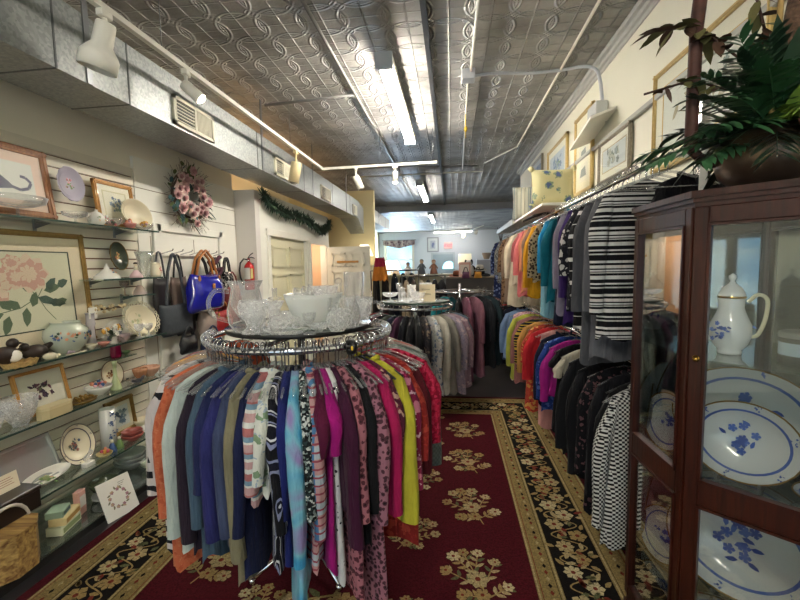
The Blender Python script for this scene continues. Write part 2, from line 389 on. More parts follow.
def frame_trim(name,y0,y1,zt,mat,x=PX):
    m=MB(); m.box(x,x+.025,y0-.08,y0,0,zt+.08,bev=.004); m.box(x,x+.025,y1,y1+.08,0,zt+.08,bev=.004); m.box(x,x+.03,y0-.1,y1+.1,zt,zt+.09,bev=.004)
    struct(m.build(name,mat))
frame_trim('trim_1',5.25,6.62,2.02,white); frame_trim('trim_2',6.85,7.7,2.0,white)
doorp=M('cream_door_paint','e6dfbe',.5)
def panel_door(mb,w,h,t=.04,mat=0,n=2):
    mb.box(0,w,-t/2,t/2,0,h,mat)
    for s in (-1,1):
        for (z0,z1) in ((.12,.78),(.9,1.5),(1.6,h-.12)):
            for k in range(n):
                a=.1+k*(w-.1)/n; b=a+(w-.1)/n-.1
                y=s*t/2
                for (x0,x1,c0,c1) in ((a,b,z0,z0+.03),(a,b,z1-.03,z1),(a,a+.03,z0,z1),(b-.03,b,z0,z1)):
                    mb.box(x0,x1,min(y,y+s*.02),max(y,y+s*.02),c0,c1,mat)
                mb.box(a+.06,b-.06,min(y,y+s*.008),max(y,y+s*.008),z0+.06,z1-.06,mat)
m=MB(); panel_door(m,1.37,2.02,n=2); d2=m.build('door_2',doorp,loc=(PX-.05,5.25,0),rot=(0,0,PI/2)); struct(d2)
k=MB().ell((1.26,-.07,1.0),.03).tube([(1.26,-.02,1),(1.26,-.06,1)],.012).build('door_handle',M('brass','c9a050',.25,1.),d2)
m=MB(); 
for z in (.25,1.0,1.8): m.box(-.01,.02,-.03,-.022,z,z+.09)
m.build('hinge',MATS['brass'],d2)
m=MB(); panel_door(m,.84,1.97,n=2); d3=m.build('door_3',M('open_door_paint','dcdccf',.5),loc=(PX+.03,7.72,0),rot=(0,0,math.radians(0))); struct(d3)
MB().box(.2,.62,-.05,-.022,1.66,1.70,bev=.004).build('hook_board',wood('pine','c79a5c','a8773c'),d3)
m=MB()
for i in range(7): m.tube([(.22+i*.06,-.03,1.6),(.22+i*.06,-.08,1.58),(.22+i*.06,-.1,1.6)],.004,5)
m.build('coat_hook',chrome,d3)
MB().ell((.78,-.07,.95),.03).build('door_handle',MATS['brass'],d3)
# right side wall, crown, return and the wider rear part
WX=1.34
struct(MB().box(WX,WX+.15,-3.5,8.3,0,3.35).build('wall_right',M('right_wall_paint','e4e1cf',.6,var=.02,scale=2)))
struct(MB().box(WX+.15,4.9,8.15,8.3,0,3.35).build('wall_right_return',cream))
struct(MB().box(4.8,4.9,8.3,22.2,0,3.35).build('wall_right_rear',bluew))
m=MB(); prof=[(0,-.10),(-.012,-.10),(-.015,-.07),(-.035,-.065),(-.04,-.04),(-.065,-.035),(-.07,0),(0,0)]
vs=[(WX+a,y,3.35+b) for y in (-3.4,8.29) for a,b in prof]; n=len(prof)
m.add(vs,[(i,(i+1)%n,n+(i+1)%n,n+i) for i in range(n)]+[tuple(range(n)),tuple(range(n,2*n))[::-1]],0,False)
struct(m.build('trim_3',M('crown_paint','a9a8a4',.5)))
struct(MB().box(WX-.03,WX,-3.4,8.2,2.62,2.66,bev=.006).build('trim_4',M('picture_rail_grey','a5a49c',.4)))
# far wall with window opening at X -3.45..-2.1, z 1.05..2.75
m=MB(); Y=22.0
for a,b,c,d in ((-3.95,-3.45,0,3.35),(-2.05,4.9,0,3.35),(-3.45,-2.05,0,1.0),(-3.45,-2.05,2.8,3.35)): m.box(a,b,Y,Y+.15,c,d)
struct(m.build('wall_far',bluew))
m=MB()
for a,b,c,d in ((-3.55,-3.42,.9,2.9),(-2.08,-1.95,.9,2.9),(-3.55,-1.95,.88,1.02),(-3.55,-1.95,2.78,2.9),(-3.45,-2.05,1.84,1.9)): m.box(a,b,Y-.06,Y+.02,c,d)
wn=struct(m.build('window_1',white)); MB().box(-3.42,-2.08,Y+.02,Y+.03,1.0,2.8).build('window_pane',glassy('window_glass',(.9,.96,1),.05,.3),wn)
# far door with half-round light
m=MB(); m.box(-.95,.1,Y-.05,Y,0,2.12,0); m.box(-1.05,-.95,Y-.07,Y,0,2.2,1); m.box(.1,.2,Y-.07,Y,0,2.2,1); m.box(-1.05,.2,Y-.07,Y,2.12,2.22,1)
d4=struct(m.build('door_4',[M('blue_grey_door','9fb0bd',.5),M('door_trim_grey','b9c4cc',.5)]))
m=MB(); pts=[(-.12+.33*math.cos(a*PI/12),Y-.055,1.35+.4*math.sin(a*PI/12)) for a in range(13)]; m.poly(pts)
m.build('fan_light',glow('daylit_pane','9fe4f2',1.3),d4)
# beam across the room
struct(MB().box(-3.85,4.8,12.3,12.62,3.17,3.35).build('ceiling_beam',M('beam_grey','8f8e92',.5)))
# shop front behind the viewer: wall with two windows and a glazed door
m=MB(); YB=-3.4
for a,b,c,d in ((-2.85,-2.4,0,3.35),(-2.4,-.9,0,.7),(-2.4,-.9,2.7,3.35),(-.9,-.7,0,3.35),(-.7,.2,2.3,3.35),(.2,.4,0,3.35),(.4,1.2,0,.7),(.4,1.2,2.7,3.35),(1.2,1.34,0,3.35)): m.box(a,b,YB-.1,YB,c,d)
struct(m.build('wall_behind',cream))
m=MB()
for x0,x1,z0,z1 in ((-2.4,-.9,.7,2.7),(-.7,.2,0,2.3),(.4,1.2,.7,2.7)):
    for a,b,c,d in ((x0,x0+.05,z0,z1),(x1-.05,x1,z0,z1),(x0,x1,z0,z0+.06),(x0,x1,z1-.06,z1),((x0+x1)/2-.02,(x0+x1)/2+.02,z0,z1),(x0,x1,(z0+z1)/2,(z0+z1)/2+.04)): m.box(a,b,YB-.06,YB+.01,c,d)
struct(m.build('window_2',white))
# ---- rug (one woven piece: motifs are islands of its own mesh)
def build_rug():
    m=MB(); x0,x1,y0,y1=-2.12,.98,.55,4.86; T=.012
    cols=['48101a','8d7a4d','15110f','8d7a4d','4b1019','9d8556','ad9c72','7a3326','5d6040','c2b48c']
    bands=[(0,0),(.062,1),(.195,2),(.247,3),(.44,2),(.495,3),(.635,4)]
    # nested rectangles: maroon edge, gold, black band, gold, maroon field
    rings=[(0.0,0),(.06,1),(.20,2),(.455,1),(.58,4)]
    for i,(ins,mi) in enumerate(rings):
        z=T+i*.0004
        a,b,c,d=x0+ins,x1-ins,y0+ins,y1-ins
        if i==0: m.box(a,b,c,d,0.001,z,mi)
        elif i<4:
            nx=rings[i+1][0]; e,f,g,h=x0+nx,x1-nx,y0+nx,y1-nx
            m.poly([(a,c,z),(b,c,z),(f,g,z),(e,g,z)],mi); m.poly([(b,c,z),(b,d,z),(f,h,z),(f,g,z)],mi)
            m.poly([(b,d,z),(a,d,z),(e,h,z),(f,h,z)],mi); m.poly([(a,d,z),(a,c,z),(e,g,z),(e,h,z)],mi)
        else: m.poly([(a,c,z),(b,c,z),(b,d,z),(a,d,z)],mi)
    zt=T+.0022
    def line(ins,wd,mi):
        a,b,c,d=x0+ins,x1-ins,y0+ins,y1-ins
        for p in ((a,a+wd,c,d),(b-wd,b,c,d),(a,b,c,c+wd),(a,b,d-wd,d)): m.poly([(p[0],p[2],zt),(p[1],p[2],zt),(p[1],p[3],zt),(p[0],p[3],zt)],mi)
    for ins,wd,mi in ((.066,.008,6),(.082,.004,7),(.185,.008,6),(.176,.003,2),(.46,.008,6),(.475,.003,2),(.555,.004,7),(.568,.008,6)): line(ins,wd,mi)
    rr=random.Random(3)
    def P(x,y): return (x,y,zt+.0002)
    U=(1,0,0);V=(0,1,0);N=(0,0,1)
    def along(ins,step,fn):
        a,b,c,d=x0+ins,x1-ins,y0+ins,y1-ins
        n=int((d-c)/step); 
        for i in range(n+1):
            y=c+(d-c)*i/n; fn(b,y,PI/2,i); fn(a,y,PI/2,i)
        n=int((b-a)/step)
        for i in range(1,n): x=a+(b-a)*i/n; fn(x,d,0,i); fn(x,c,0,i)
    def tiny(x,y,a,i):
        mi=(6,7,2)[i%3]; s=.017; c,sn=math.cos(a),math.sin(a)
        m.poly([P(x-s*c,y-s*sn),P(x+s*sn*.6,y-s*c*.6),P(x+s*c,y+s*sn),P(x-s*sn*.6,y+s*c*.6)],mi)
    along(.13,.05,tiny); along(.51,.045,tiny)
    def bandm(x,y,a,i):
        k=i%4; ox=rr.uniform(-.02,.02)
        mc=(5,6,9)[rr.randrange(3)]; r=rr.uniform(.045,.062)
        o=(.045 if i%2 else -.045)+ox; X=x+(o if a else 0); Yy=y+(0 if a else o)
        m.flower(P(X,Yy),N,U,V,r,mc,rr.choice((5,6,8)),7)
        for q in range(7):
            an=rr.uniform(0,2*PI); L=rr.uniform(.05,.085); X2=X+math.cos(an)*r*1.1; Y2=Yy+math.sin(an)*r*1.1
            side=(X2-x if a else Y2-y)
            if abs(side)>.1: continue
            m.printleaf(P(X2,Y2),N,U,V,an+rr.uniform(-.6,.6),L*.8,.026,(8,5,6,7,5)[rr.randrange(5)],.0004)
        # curling vine
        pts=[]
        for t in range(8):
            s=t/7*.1-.05; wv=math.sin((i+t/7)*PI)*.085
            pts.append((x+wv,y+s) if a else (x+s,y+wv))
        for p,q in zip(pts,pts[1:]):
            dx,dy=q[0]-p[0],q[1]-p[1]; L=math.hypot(dx,dy) or 1; nx,ny=-dy/L*.004,dx/L*.004
            m.poly([(p[0]-nx,p[1]-ny,zt),(p[0]+nx,p[1]+ny,zt),(q[0]+nx,q[1]+ny,zt),(q[0]-nx,q[1]-ny,zt)],5)
    along(.328,.098,bandm)
    # bouquets over the wine-red field
    def bouquet(cx,cy,s,ang,flip=1):
        ca,sa=math.cos(ang),math.sin(ang)
        def W(u,v): u*=flip; return P(cx+(u*ca-v*sa)*s,cy+(u*sa+v*ca)*s)
        stems=[((0,-.3),(0,.32)),((0,-.1),(-.22,.16)),((0,-.1),(.22,.14)),((0,-.2),(.2,-.14)),((0,-.2),(-.18,-.12)),((0,.05),(.12,.28)),((0,.05),(-.1,.3))]
        for (a,b),(c,d) in stems:
            L=math.hypot(c-a,d-b); nx,ny=-(d-b)/L*.006,(c-a)/L*.006
            m.poly([W(a-nx,b-ny),W(a+nx,b+ny),W(c+nx,d+ny),W(c-nx,d-ny)],5)
            for t in (.35,.6,.85):
                for sg in (-1,1):
                    x,y=a+(c-a)*t,b+(d-b)*t; an=math.atan2(d-b,c-a)+sg*.9+(0 if flip>0 else 0)
                    p=W(x,y); m.printleaf(p,N,U,V,(an if flip>0 else PI-an)+ang,.085*s,.035*s,(5,8,6,5)[rr.randrange(4)],.0003)
            m.flower(W(c,d),N,U,V,rr.uniform(.045,.07)*s,(5,6,9,5)[rr.randrange(4)],rr.choice((5,6,7)),7)
        m.flower(W(0,.0),N,U,V,.1*s,6,7,7); m.flower(W(-.03,-.16),N,U,V,.07*s,5,6,7)
    for iy in range(5):
        yy=y0+.8+iy*.62
        bouquet(x1-.86,yy,.62,.35,1); bouquet(x0+.86,yy,.62,-.35,-1)
        bouquet(x1-1.22,yy+.31,.5,-.5,-1); bouquet(x0+1.22,yy+.31,.5,.5,1)
    bouquet((x0+x1)/2,2.7,1.3,0); bouquet((x0+x1)/2,1.6,1.0,PI)
    mats=[]
    for i,c in enumerate(cols):
        q=NT('rug_pile_%d'%i); setb(q.b,.95,spec=.1); v=q.coord(); z=q.n('TexNoise',Scale=120.,Detail=4.); q.l(v,z.inputs['Vector']); cc=lin(c)
        q.l(q.ramp(z.outputs['Fac'],[(.3,tuple(x*.42 for x in cc[:3])),(.7,tuple(min(1,x*.9) for x in cc[:3]))]),q.b.inputs['Base Color']); q.bump(z.outputs['Fac'],.4,.004); mats.append(q.m)
    tag(m.build('patterned_rug',mats),'large wine red rug with gold flowers and black floral border','rug')
build_rug()
# ================================================================ CEILING FIXTURES
galv=NT('galvanised_steel'); setb(galv.b,.42,.55); v=galv.coord(); n=galv.n('TexVoronoi',Scale=70.); galv.l(v,n.inputs['Vector']); s2=galv.n('SeparateXYZ'); galv.l(n.outputs['Color'],s2.inputs[0])
galv.l(galv.ramp(s2.outputs[0],[(0,'8a8f8e'),(1,'a3a7a5')]),galv.b.inputs['Base Color'])
def duct():
    t=thing('air_duct','long square galvanised air duct hung below the ceiling along the left wall','duct',(-2.16,4.3,2.62))
    m=MB(); m.box(-.2,.2,-5.5,4.4,0,.36); 
    m.build('duct_body',galv.m,t)
    for y in [-5,-3.5,-2.38,-1.9,-.2,1.15,2.5,3.7]: MB().box(-.203,.203,y,y+.010,-.003,.363).build('seam',M('duct_seam','5d6060',.5,.5),t)
    for y in (-2.2,-.1,1.5,3.4): MB().box(.2,.208,y,y+.035,-.0,.72).build('hanging_strap',steel,t)
    m=MB(); m.add([(-.2,4.4,0),(.2,4.4,0),(.2,4.4,.36),(-.2,4.4,.36),(-.15,5.1,-.28),(.17,5.1,-.28),(.17,5.1,.3),(-.15,5.1,.3)],[(0,1,5,4),(1,2,6,5),(2,3,7,6),(3,0,4,7),(4,5,6,7)],0,False)
    m.build('end_boot',galv.m,t)
    for i,(y0,y1) in enumerate(((-1.5,-1.0),(.2,.68),(1.85,2.35),(3.9,4.25))):
        f=MB(); 
        for a,b,c,d in ((y0,y1,.02,.045),(y0,y1,.195,.22),(y0,y0+.03,.02,.22),(y1-.03,y1,.02,.22),((y0+y1)/2-.01,(y0+y1)/2+.01,.02,.22)): f.box(.2,.22,a,b,c,d)
        fr=f.build('vent_grille',M('vent_cream','d8d3bd',.5),t)
        f=MB(); f.box(.2,.204,y0+.03,y1-.03,.045,.195); f.build('vent_opening',blackp,fr)
        f=MB()
        for k in range(6): f.box(.205,.216,y0+.03,(y0+y1)/2,.052+k*.024,.06+k*.024)
        for k in range(12): yy=(y0+y1)/2+.015+k*(y1-y0-.06)/26; f.box(.205,.217,yy,yy+.01,.045,.195)
        f.build('louvre',MATS['vent_cream'],fr)
duct()
t=thing('branch_duct','smaller galvanised duct beyond the end of the long air duct','duct',(-2.2,10.6,2.75))
MB().box(-.2,.2,-.8,3.,0,.32).build('duct_body',galv.m,t); MB().box(-.206,.206,.8,.83,-.006,.326).build('seam',MATS['duct_seam'],t); MB().box(-.206,.206,2.,2.03,-.006,.326).build('seam',MATS['duct_seam'],t); MB().box(.2,.21,1.,1.04,0,.60).build('hanging_strap',steel,t)
tube_on=glow('fluorescent_tube','fff8ec',52.)
tube_far=glow('fluorescent_tube_far','fffaf2',26.)
def fluor(name_label,x,y0,y1,z=3.2,across=False,tubes=2,group=None):
    L=y1-y0; t=thing('fluorescent_fixture',name_label,'ceiling light',(x,(y0+y1)/2,z),PI/2 if across else 0)
    m=MB(); m.box(-.065,.065,-L/2,L/2,.04,.10); m.add([(-.065,-L/2,.04),(.065,-L/2,.04),(.03,-L/2,.015),(-.03,-L/2,.015),(-.065,L/2,.04),(.065,L/2,.04),(.03,L/2,.015),(-.03,L/2,.015)],[(0,1,2,3),(4,5,6,7),(1,2,6,5),(0,3,7,4),(2,3,7,6)],0,False)
    m.build('housing',white,t)
    for s in ((-1,1) if tubes==2 else (0,)):
        MB().tube([(s*.032,-L/2+.03,0),(s*.032,L/2-.03,0)],.017,10).build('lamp_tube',tube_far if y0>8 else tube_on,t)
    for s in (-1,1): MB().box(-.07,.07,min(s*(L/2+.012),s*(L/2-.03)),max(s*(L/2+.012),s*(L/2-.03)),-.025,.1).build('end_cap',M('fixture_grey','b9bec6',.4),t)
    for s in (-1,1): MB().tube([(0,s*L*.35,.1),(0,s*L*.35,3.35-z)],.012).build('hanging_rod',white,t)
fluor('nearest bright fluorescent fixture in the middle of the ceiling',-.52,3.4,5.55)
fluor('second fluorescent fixture beyond the white track light rail',-.62,8.4,10.6)
fluor('third short fluorescent fixture behind the ceiling beam',-.66,13.4,16.)
fluor('farthest fluorescent fixture mounted crosswise before the back wall',.1,20.7-.95,20.7+.95,3.17,True)
fluor('unseen fluorescent fixture added behind the viewer, continuing the ceiling row',-.55,-2.2,.1)  # unseen, assumed to continue the row; added to fill the front with light
# battens, conduits and box on the ceiling
tag(MB().box(-.19,-.15,-3.4,12.2,3.31,3.35).build('ceiling_batten',M('dark_batten','2a2826',.4)),'black metal batten running the length of the tin ceiling','ceiling strip')
tag(MB().tube([(-.95,-3,3.335),(-.95,5.9,3.335),(-.98,12,3.335)],.014).build('ceiling_conduit',M('conduit_grey','8d8b88',.4,.4)),'thin grey conduit along the ceiling left of the fluorescent fixtures','conduit')
tag(MB().tube([(1.0,-3,3.335),(1.0,6.5,3.335),(.6,7.4,3.335)],.012).build('ceiling_conduit',white),'thin white conduit along the ceiling beside the right wall','conduit')
tag(MB().tube([(-1.93,4.27,3.3),(-.96,4.24,3.33)],.016).build('cross_conduit',MATS['conduit_grey']),'short grey conduit crossing the ceiling from the air duct','conduit')
tag(MB().tube([(-2.5,7.3,3.33),(-.5,7.4,3.33),(.5,7.6,3.33)],.012).build('cross_conduit',MATS['conduit_grey']),'grey conduit crossing the ceiling behind the track light rail','conduit')
tag(MB().tube([(-1.9,7.9,3.3),(.6,8.0,3.32),(.62,9,3.32)],.012).build('cross_conduit',white),'white conduit crossing the ceiling near the second fluorescent fixture','conduit')
t=thing('junction_box','white ceiling junction box with yellow tagged cord and side conduit','electrical box',(.17,3.95,3.35))
MB().box(-.06,.06,-.06,.06,-.09,0,bev=.006).build('box_body',M('box_grey','bfc2c8',.4),t)
MB().tube([(.02,-6,-.02),(.02,-.05,-.03)],.011).build('feed_conduit',white,t)
MB().tube(curve([(.06,0,-.05),(.25,.02,-.03),(.55,.1,-.02),(.85,.08,-.02),(1.0,.02,-.03),(1.1,-.02,-.08),(1.13,-.05,-.2),(1.145,-.08,-.42)]),.015).build('side_conduit',MATS['box_grey'],t)
MB().tube([(.0,.06,-.03),(.02,1.6,-.03),(.05,3.8,-.03)],.009).build('rear_conduit',white,t)
MB().tube([(.01,1.0,-.02),(.01,1.0,-.3)],.005,5).ell((.01,1.0,-.2),(.02,.02,.035)).build('cord_tag',M('yellow_plastic','d9b52a',.5),t)
# emergency light on the right wall
t=thing('emergency_light','white emergency light shelf on the right wall between two framed prints','emergency light',(1.33,3.9,2.78))
MB().box(-.10,0,-.11,.11,.0,.18,bev=.008).build('battery_box',M('clear_cover','c9cbc8',.2),t)
MB().add([(-.2,-.3,-.03),(-.2,.3,-.13),(0,.3,-.06),(0,-.3,.04),(-.2,-.3,-.01),(-.2,.3,-.11),(0,.3,-.04),(0,-.3,.06)],[(0,1,2,3),(4,5,6,7),(0,1,5,4),(1,2,6,5),(2,3,7,6),(3,0,4,7)],0,False).build('lamp_shield',white,t)
for s in (-1,1): MB().ell((-.1,s*.07,-.0),.035).build('lamp_head',white,t)
# ---- track lighting
def track():
    t=thing('track_rail','white L-shaped track light rail hung from the tin ceiling','track rail',(-1.72,0,2.9))
    m=MB(); m.box(-.016,.016,-2,5.52,0,.03); m.add([(-.016,5.5,0),(1.55,5.44,0),(1.55,5.47,0),(.016,5.53,0),(-.016,5.5,.03),(1.55,5.44,.03),(1.55,5.47,.03),(.016,5.53,.03)],[(0,1,2,3),(4,5,6,7),(0,1,5,4),(2,3,7,6),(1,2,6,5)],0,False)
    m.build('rail',white,t)
    m=MB()
    for p in ((0,2.4),(0,4.4),(.8,5.48),(1.5,5.455)): m.tube([(p[0],p[1],.03),(p[0],p[1],.45)],.003,5)
    m.build('hanging_wire',steel,t)
track()
def head(label,loc,tilt,rz,big=False,col=None,lit=False,s=1.):
    t=thing('track_light_head',label,'spotlight',loc,rz); mt=col or white
    MB().box(-.02,.02,-.035,.035,-.035,0,bev=.005).build('track_adapter',mt,t)
    MB().tube([(0,0,-.03),(0,0,-.10*s)],.012).build('stem',mt,t)
    T=Tm((0,0,-.10*s),ry=tilt,s=s); m=MB()
    if big: m.lathe([(0,.03),(.05,.03),(.055,.02),(.058,-.10),(.095,-.15),(.105,-.17),(.105,-.25),(.098,-.25),(.09,-.16)],24,T=T)
    else: m.lathe([(0,.02),(.034,.02),(.037,.01),(.037,-.12),(.033,-.12),(.033,-.1)],16,T=T)
    m.build('lamp_housing',mt,t)
    z=-.2 if big else -.115
    MB().ell((0,0,z),(.09 if big else .031,)*2+(.02,),T=T).build('bulb',glow('lit_bulb','fff4dc',30.) if lit else M('dull_lens','8c8678',.3),t)
    return t
head('large white bell-shaped spotlight nearest on the track rail',(-1.72,1.98,2.9),math.radians(18),0,True,s=.82)
head('small lit white cylinder spotlight second on the track rail',(-1.72,2.62,2.9),math.radians(-48),math.radians(15),lit=True)
spot('track_lamp_beam',(-1.6,2.64,2.72),(0,math.radians(-48),0),8,(1,.9,.75))
head('cream cylinder spotlight near the corner of the track rail',(-1.72,4.55,2.9),math.radians(12),0,col=M('cream_lamp','e0cfa0',.5),s=1.6)
head('white spotlight on the cross arm of the track rail',(-1.25,5.49,2.9),math.radians(-25),.3,s=1.3)
head('glowing white spotlight near the end of the cross track',(-.72,5.47,2.9),math.radians(8),PI/2,lit=True,s=1.)
t=thing('rear_track_rail','far white track rail with two lamps before the back wall','track rail',(.9,19.2,3.0))
m=MB(); m.tube([(-.35,0,0),(.35,-3,.05)],.02); m.build('rail',white,t); MB().tube([(0,-1.5,0.02),(0,-1.5,.35)],.006,5).build('hanging_wire',steel,t)
for i,(a,b) in enumerate(((-.3,-.3),(.15,-2.2))):
    MB().lathe([(0,.0),(.06,0),(.07,-.16),(.05,-.18),(0,-.18)],12,T=Tm((a,b,-.05),ry=.4)).build('lamp_head',glow('far_lamp','ffe9b0',3.) if i==0 else white,t)
point('warm_changing_room_lamp',(-3.2,6.2,2.35),7,(1,.55,.18),.08)
point('warm_room_beyond_lamp',(-2.9,7.3,1.9),9,(1,.78,.6),.08)
# ================================================================ FRAMED PICTURES
def picture(label,loc,w,h,rz,frame,mat_col,art_col,fw=.03,mw=.06,depth=.025,tilt=0,arts=None,inner=None,group=None,cat='picture'):
    "upright framed picture, local x right, z up, facing local -y; origin at the bottom centre"
    t=thing('framed_picture',label,cat,loc,(tilt,0,rz),group)
    m=MB(); W=w/2
    for (a,b,c,d) in ((-W,W,0,fw),(-W,W,h-fw,h),(-W,-W+fw,0,h),(W-fw,W,0,h)):
        m.box(a,b,-depth,0,c,d,bev=.003)
        m.box(a+fw*.35 if a>-W-1e-6 and b-a<fw*1.5 else a,b-fw*.35 if b-a<fw*1.5 else b,-depth-.006,-depth+.002,c+fw*.3 if d-c<fw*1.5 else c,d-fw*.3 if d-c<fw*1.5 else d,0,bev=.002)
    m.build('frame',frame,t)
    m=MB(); m.box(-W+fw*.8,W-fw*.8,-depth*.5,-.002,fw*.8,h-fw*.8); m.build('mat_board',M('board_'+mat_col,mat_col,.8),t)
    y=-depth*.5-.001; a,b,c,d=-W+fw+mw,W-fw-mw,fw+mw,h-fw-mw
    m=MB(); m.poly([(a,y,c),(b,y,c),(b,y,d),(a,y,d)],0)
    mats=[M('paper_'+art_col,art_col,.8)]
    if inner: mats.append(M('fillet_'+inner,inner,.6)); k=.008; [m.box(*p,1) for p in ((a-k,b+k,y-.002,y,c-k,c),(a-k,b+k,y-.002,y,d,d+k),(a-k,a,y-.002,y,c,d),(b,b+k,y-.002,y,c,d))]
    if arts: mats+=arts(m,a,b,c,d,y-.0012,len(mats))
    m.build('print',mats,t)
    MB().poly([(-W+fw,-depth*.8,fw),(W-fw,-depth*.8,fw),(W-fw,-depth*.8,h-fw),(-W+fw,-depth*.8,h-fw)]).build('glass',glassy('picture_glass',(.97,.98,.97),.03,.3) if label.startswith('bronze framed land') else glassy('picture_glass_dull',(.97,.98,.97),.008,.06,.02,.3),t)
    return t
U=(1,0,0);V=(0,0,1);N=(0,-1,0)
def mats_(*cs): return [M('ink_'+c,c,.8) for c in cs]
def art_rose(m,a,b,c,d,y,i):
    w,h=b-a,d-c; P=lambda u,v:(a+u*w,y,c+v*h)
    rr=random.Random(5)
    def line(pts,t=.0025):
        for p,q in zip(pts,pts[1:]):
            p=Vector(P(*p));q=Vector(P(*q));n_=Vector((-(q-p).z,0,(q-p).x)).normalized()*t; m.poly([p-n_,p+n_,q+n_,q-n_],i+2)
    line([(.8,.1),(.72,.25),(.66,.42),(.55,.62)]); line([(.66,.42),(.5,.3),(.3,.25)]); line([(.66,.42),(.72,.55),(.6,.7)])
    for (u,v,an,L) in ((.5,.3,2.6,.1),(.42,.28,2.2,.12),(.36,.25,3.4,.12),(.3,.25,2.9,.12),(.6,.3,1.2,.1),(.72,.5,.2,.12),(.74,.5,.8,.11),(.66,.42,-.4,.13),(.8,.3,.3,.1),(.55,.3,-1.7,.12),(.4,.22,-1.9,.12),(.62,.5,2.4,.09),(.85,.55,.4,.09),(.75,.35,-.2,.12)):
        m.printleaf(P(u,v),N,U,V,an,L,.055,i+(3 if rr.random()<.6 else 2))
    for (u,v,r,mi) in ((.3,.6,.10,0),(.62,.72,.10,1),(.48,.85,.05,0),(.5,.68,.06,1)):
        
        for k in range(5):
            for q in range(2): m.flower(P(u+rr.uniform(-.02,.02),v+rr.uniform(-.015,.015)),N,U,V,r*(1.25-.22*k),i+(mi+(k+q)//2)%2,7+q,None,.0004+k*.0004+q*.0002)
    return mats_('cfa291','dbc6ad','5f7055','4e6355')
def art_blob(*cs,n=14,sx=.3,sy=.25,seed=1,r=.03):
    def f(m,a,b,c,d,y,i):
        rr=random.Random(seed); w,h=b-a,d-c
        for k in range(n):
            u,v=.5+rr.uniform(-sx,sx)*(1-k/n*.4),.5+rr.uniform(-sy,sy)
            if rr.random()<.5: m.flower((a+u*w,y,c+v*h),N,U,V,rr.uniform(.5,1)*r,i+rr.randrange(len(cs)),5,None,.0003+k*.0001)
            else: m.printleaf((a+u*w,y,c+v*h),N,U,V,rr.uniform(0,6.3),r*2,r*.8,i+rr.randrange(len(cs)),.0003+k*.0001)
        return mats_(*cs)
    return f
def art_swan(m,a,b,c,d,y,i):
    w,h=b-a,d-c; P=lambda u,v:(a+u*w,y,c+v*h)
    body=[(.3,.3),(.36,.5),(.45,.62),(.52,.55),(.6,.42),(.72,.33),(.85,.33),(.94,.45),(.9,.6),(.8,.66),(.76,.62),(.84,.58),(.88,.48),(.82,.4),(.72,.42),(.6,.34),(.45,.26)]
    cen=[P(u,v) for u,v in body]
    for k in range(1,len(cen)-1):
        pass
    m.poly([P(u,v) for u,v in ((.2,.3),(.28,.5),(.42,.66),(.5,.62),(.62,.45),(.7,.3),(.45,.22))],i)
    pts=[(.66,.33),(.78,.27),(.9,.34),(.95,.5),(.88,.62),(.8,.64)]
    for p,q in zip(pts,pts[1:]):
        p=Vector(P(*p));q=Vector(P(*q));n_=Vector((-(q-p).z,0,(q-p).x)).normalized()*.009; m.poly([p-n_,p+n_,q+n_,q-n_],i)
    return mats_('55566a')
def art_three(m,a,b,c,d,y,i):
    w,h=b-a,d-c
    for k in range(3):
        z0=c+h*(.05+.32*k); z1=z0+h*.26
        m.poly([(a+.1*w,y,z0),(b-.1*w,y,z0),(b-.1*w,y,z1),(a+.1*w,y,z1)],i)
        m.poly([(a+.2*w,y-.0006,z0+.02),(b-.2*w,y-.0006,z0+.02),(b-.3*w,y-.0006,z1-.03),(a+.3*w,y-.0006,z1-.05)],i+1)
    return mats_('d8d3c2','8e9390')
oakf=wood('oak_frame','a06a3a','7d4d28',.4); goldf=M('gold_frame','8f7038',.45,.4,.15,60,.2); lightf=wood('honey_frame','c9944e','b37d3c',.4); greyf=M('bronze_frame','8b8272',.35,.5,.15,60,.15)
palef=M('pale_gold_frame','bfa468',.4,.3,.1,50)
WL=-2.645
# left wall: frames face +x  (local -y -> +x : rz=+90)
RZ=PI/2
picture('oak framed print of a dark long-necked bird above the top glass shelf',(-2.58,2.12,1.93),.62,.44,RZ,oakf,'e6c9b4','dcdcd2',.045,.06,tilt=-.12,arts=art_swan)
picture('small honey wood framed print of a blue floral bouquet on the top shelf',(-2.58,2.95,1.93),.37,.35,RZ,lightf,'e2dcc6','ddd8c2',.03,.05,tilt=-.12,arts=art_blob('7b8c9c','52657d','8a9a8a',n=16,sx=.22,sy=.3,seed=4,r=.02),inner='c9c29c')
picture('large gold framed botanical print of pink roses between two shelves',(-2.60,2.18,1.10),.98,.76,RZ,goldf,'e0d2b4','d5d2b6',.035,.10,tilt=-.06,arts=art_rose,inner='2d3a2c')
picture('wood framed print of dark berries leaning on the third glass shelf',(-2.56,2.24,.712),.33,.28,RZ,lightf,'ddd8c8','e0dccb',.02,.02,tilt=-.2,arts=art_blob('4a2d40','6a3a4a','5d6445','37243a',n=26,sx=.3,sy=.22,seed=8,r=.02))
picture('small gilt framed blue print behind the tall white vase',(-2.60,2.86,.312),.27,.28,RZ,goldf,'d5cbb0','c9cec9',.03,.03,tilt=-.12,arts=art_blob('5d7488','46586b','7e8f95',n=16,sx=.35,sy=.3,seed=9,r=.025))
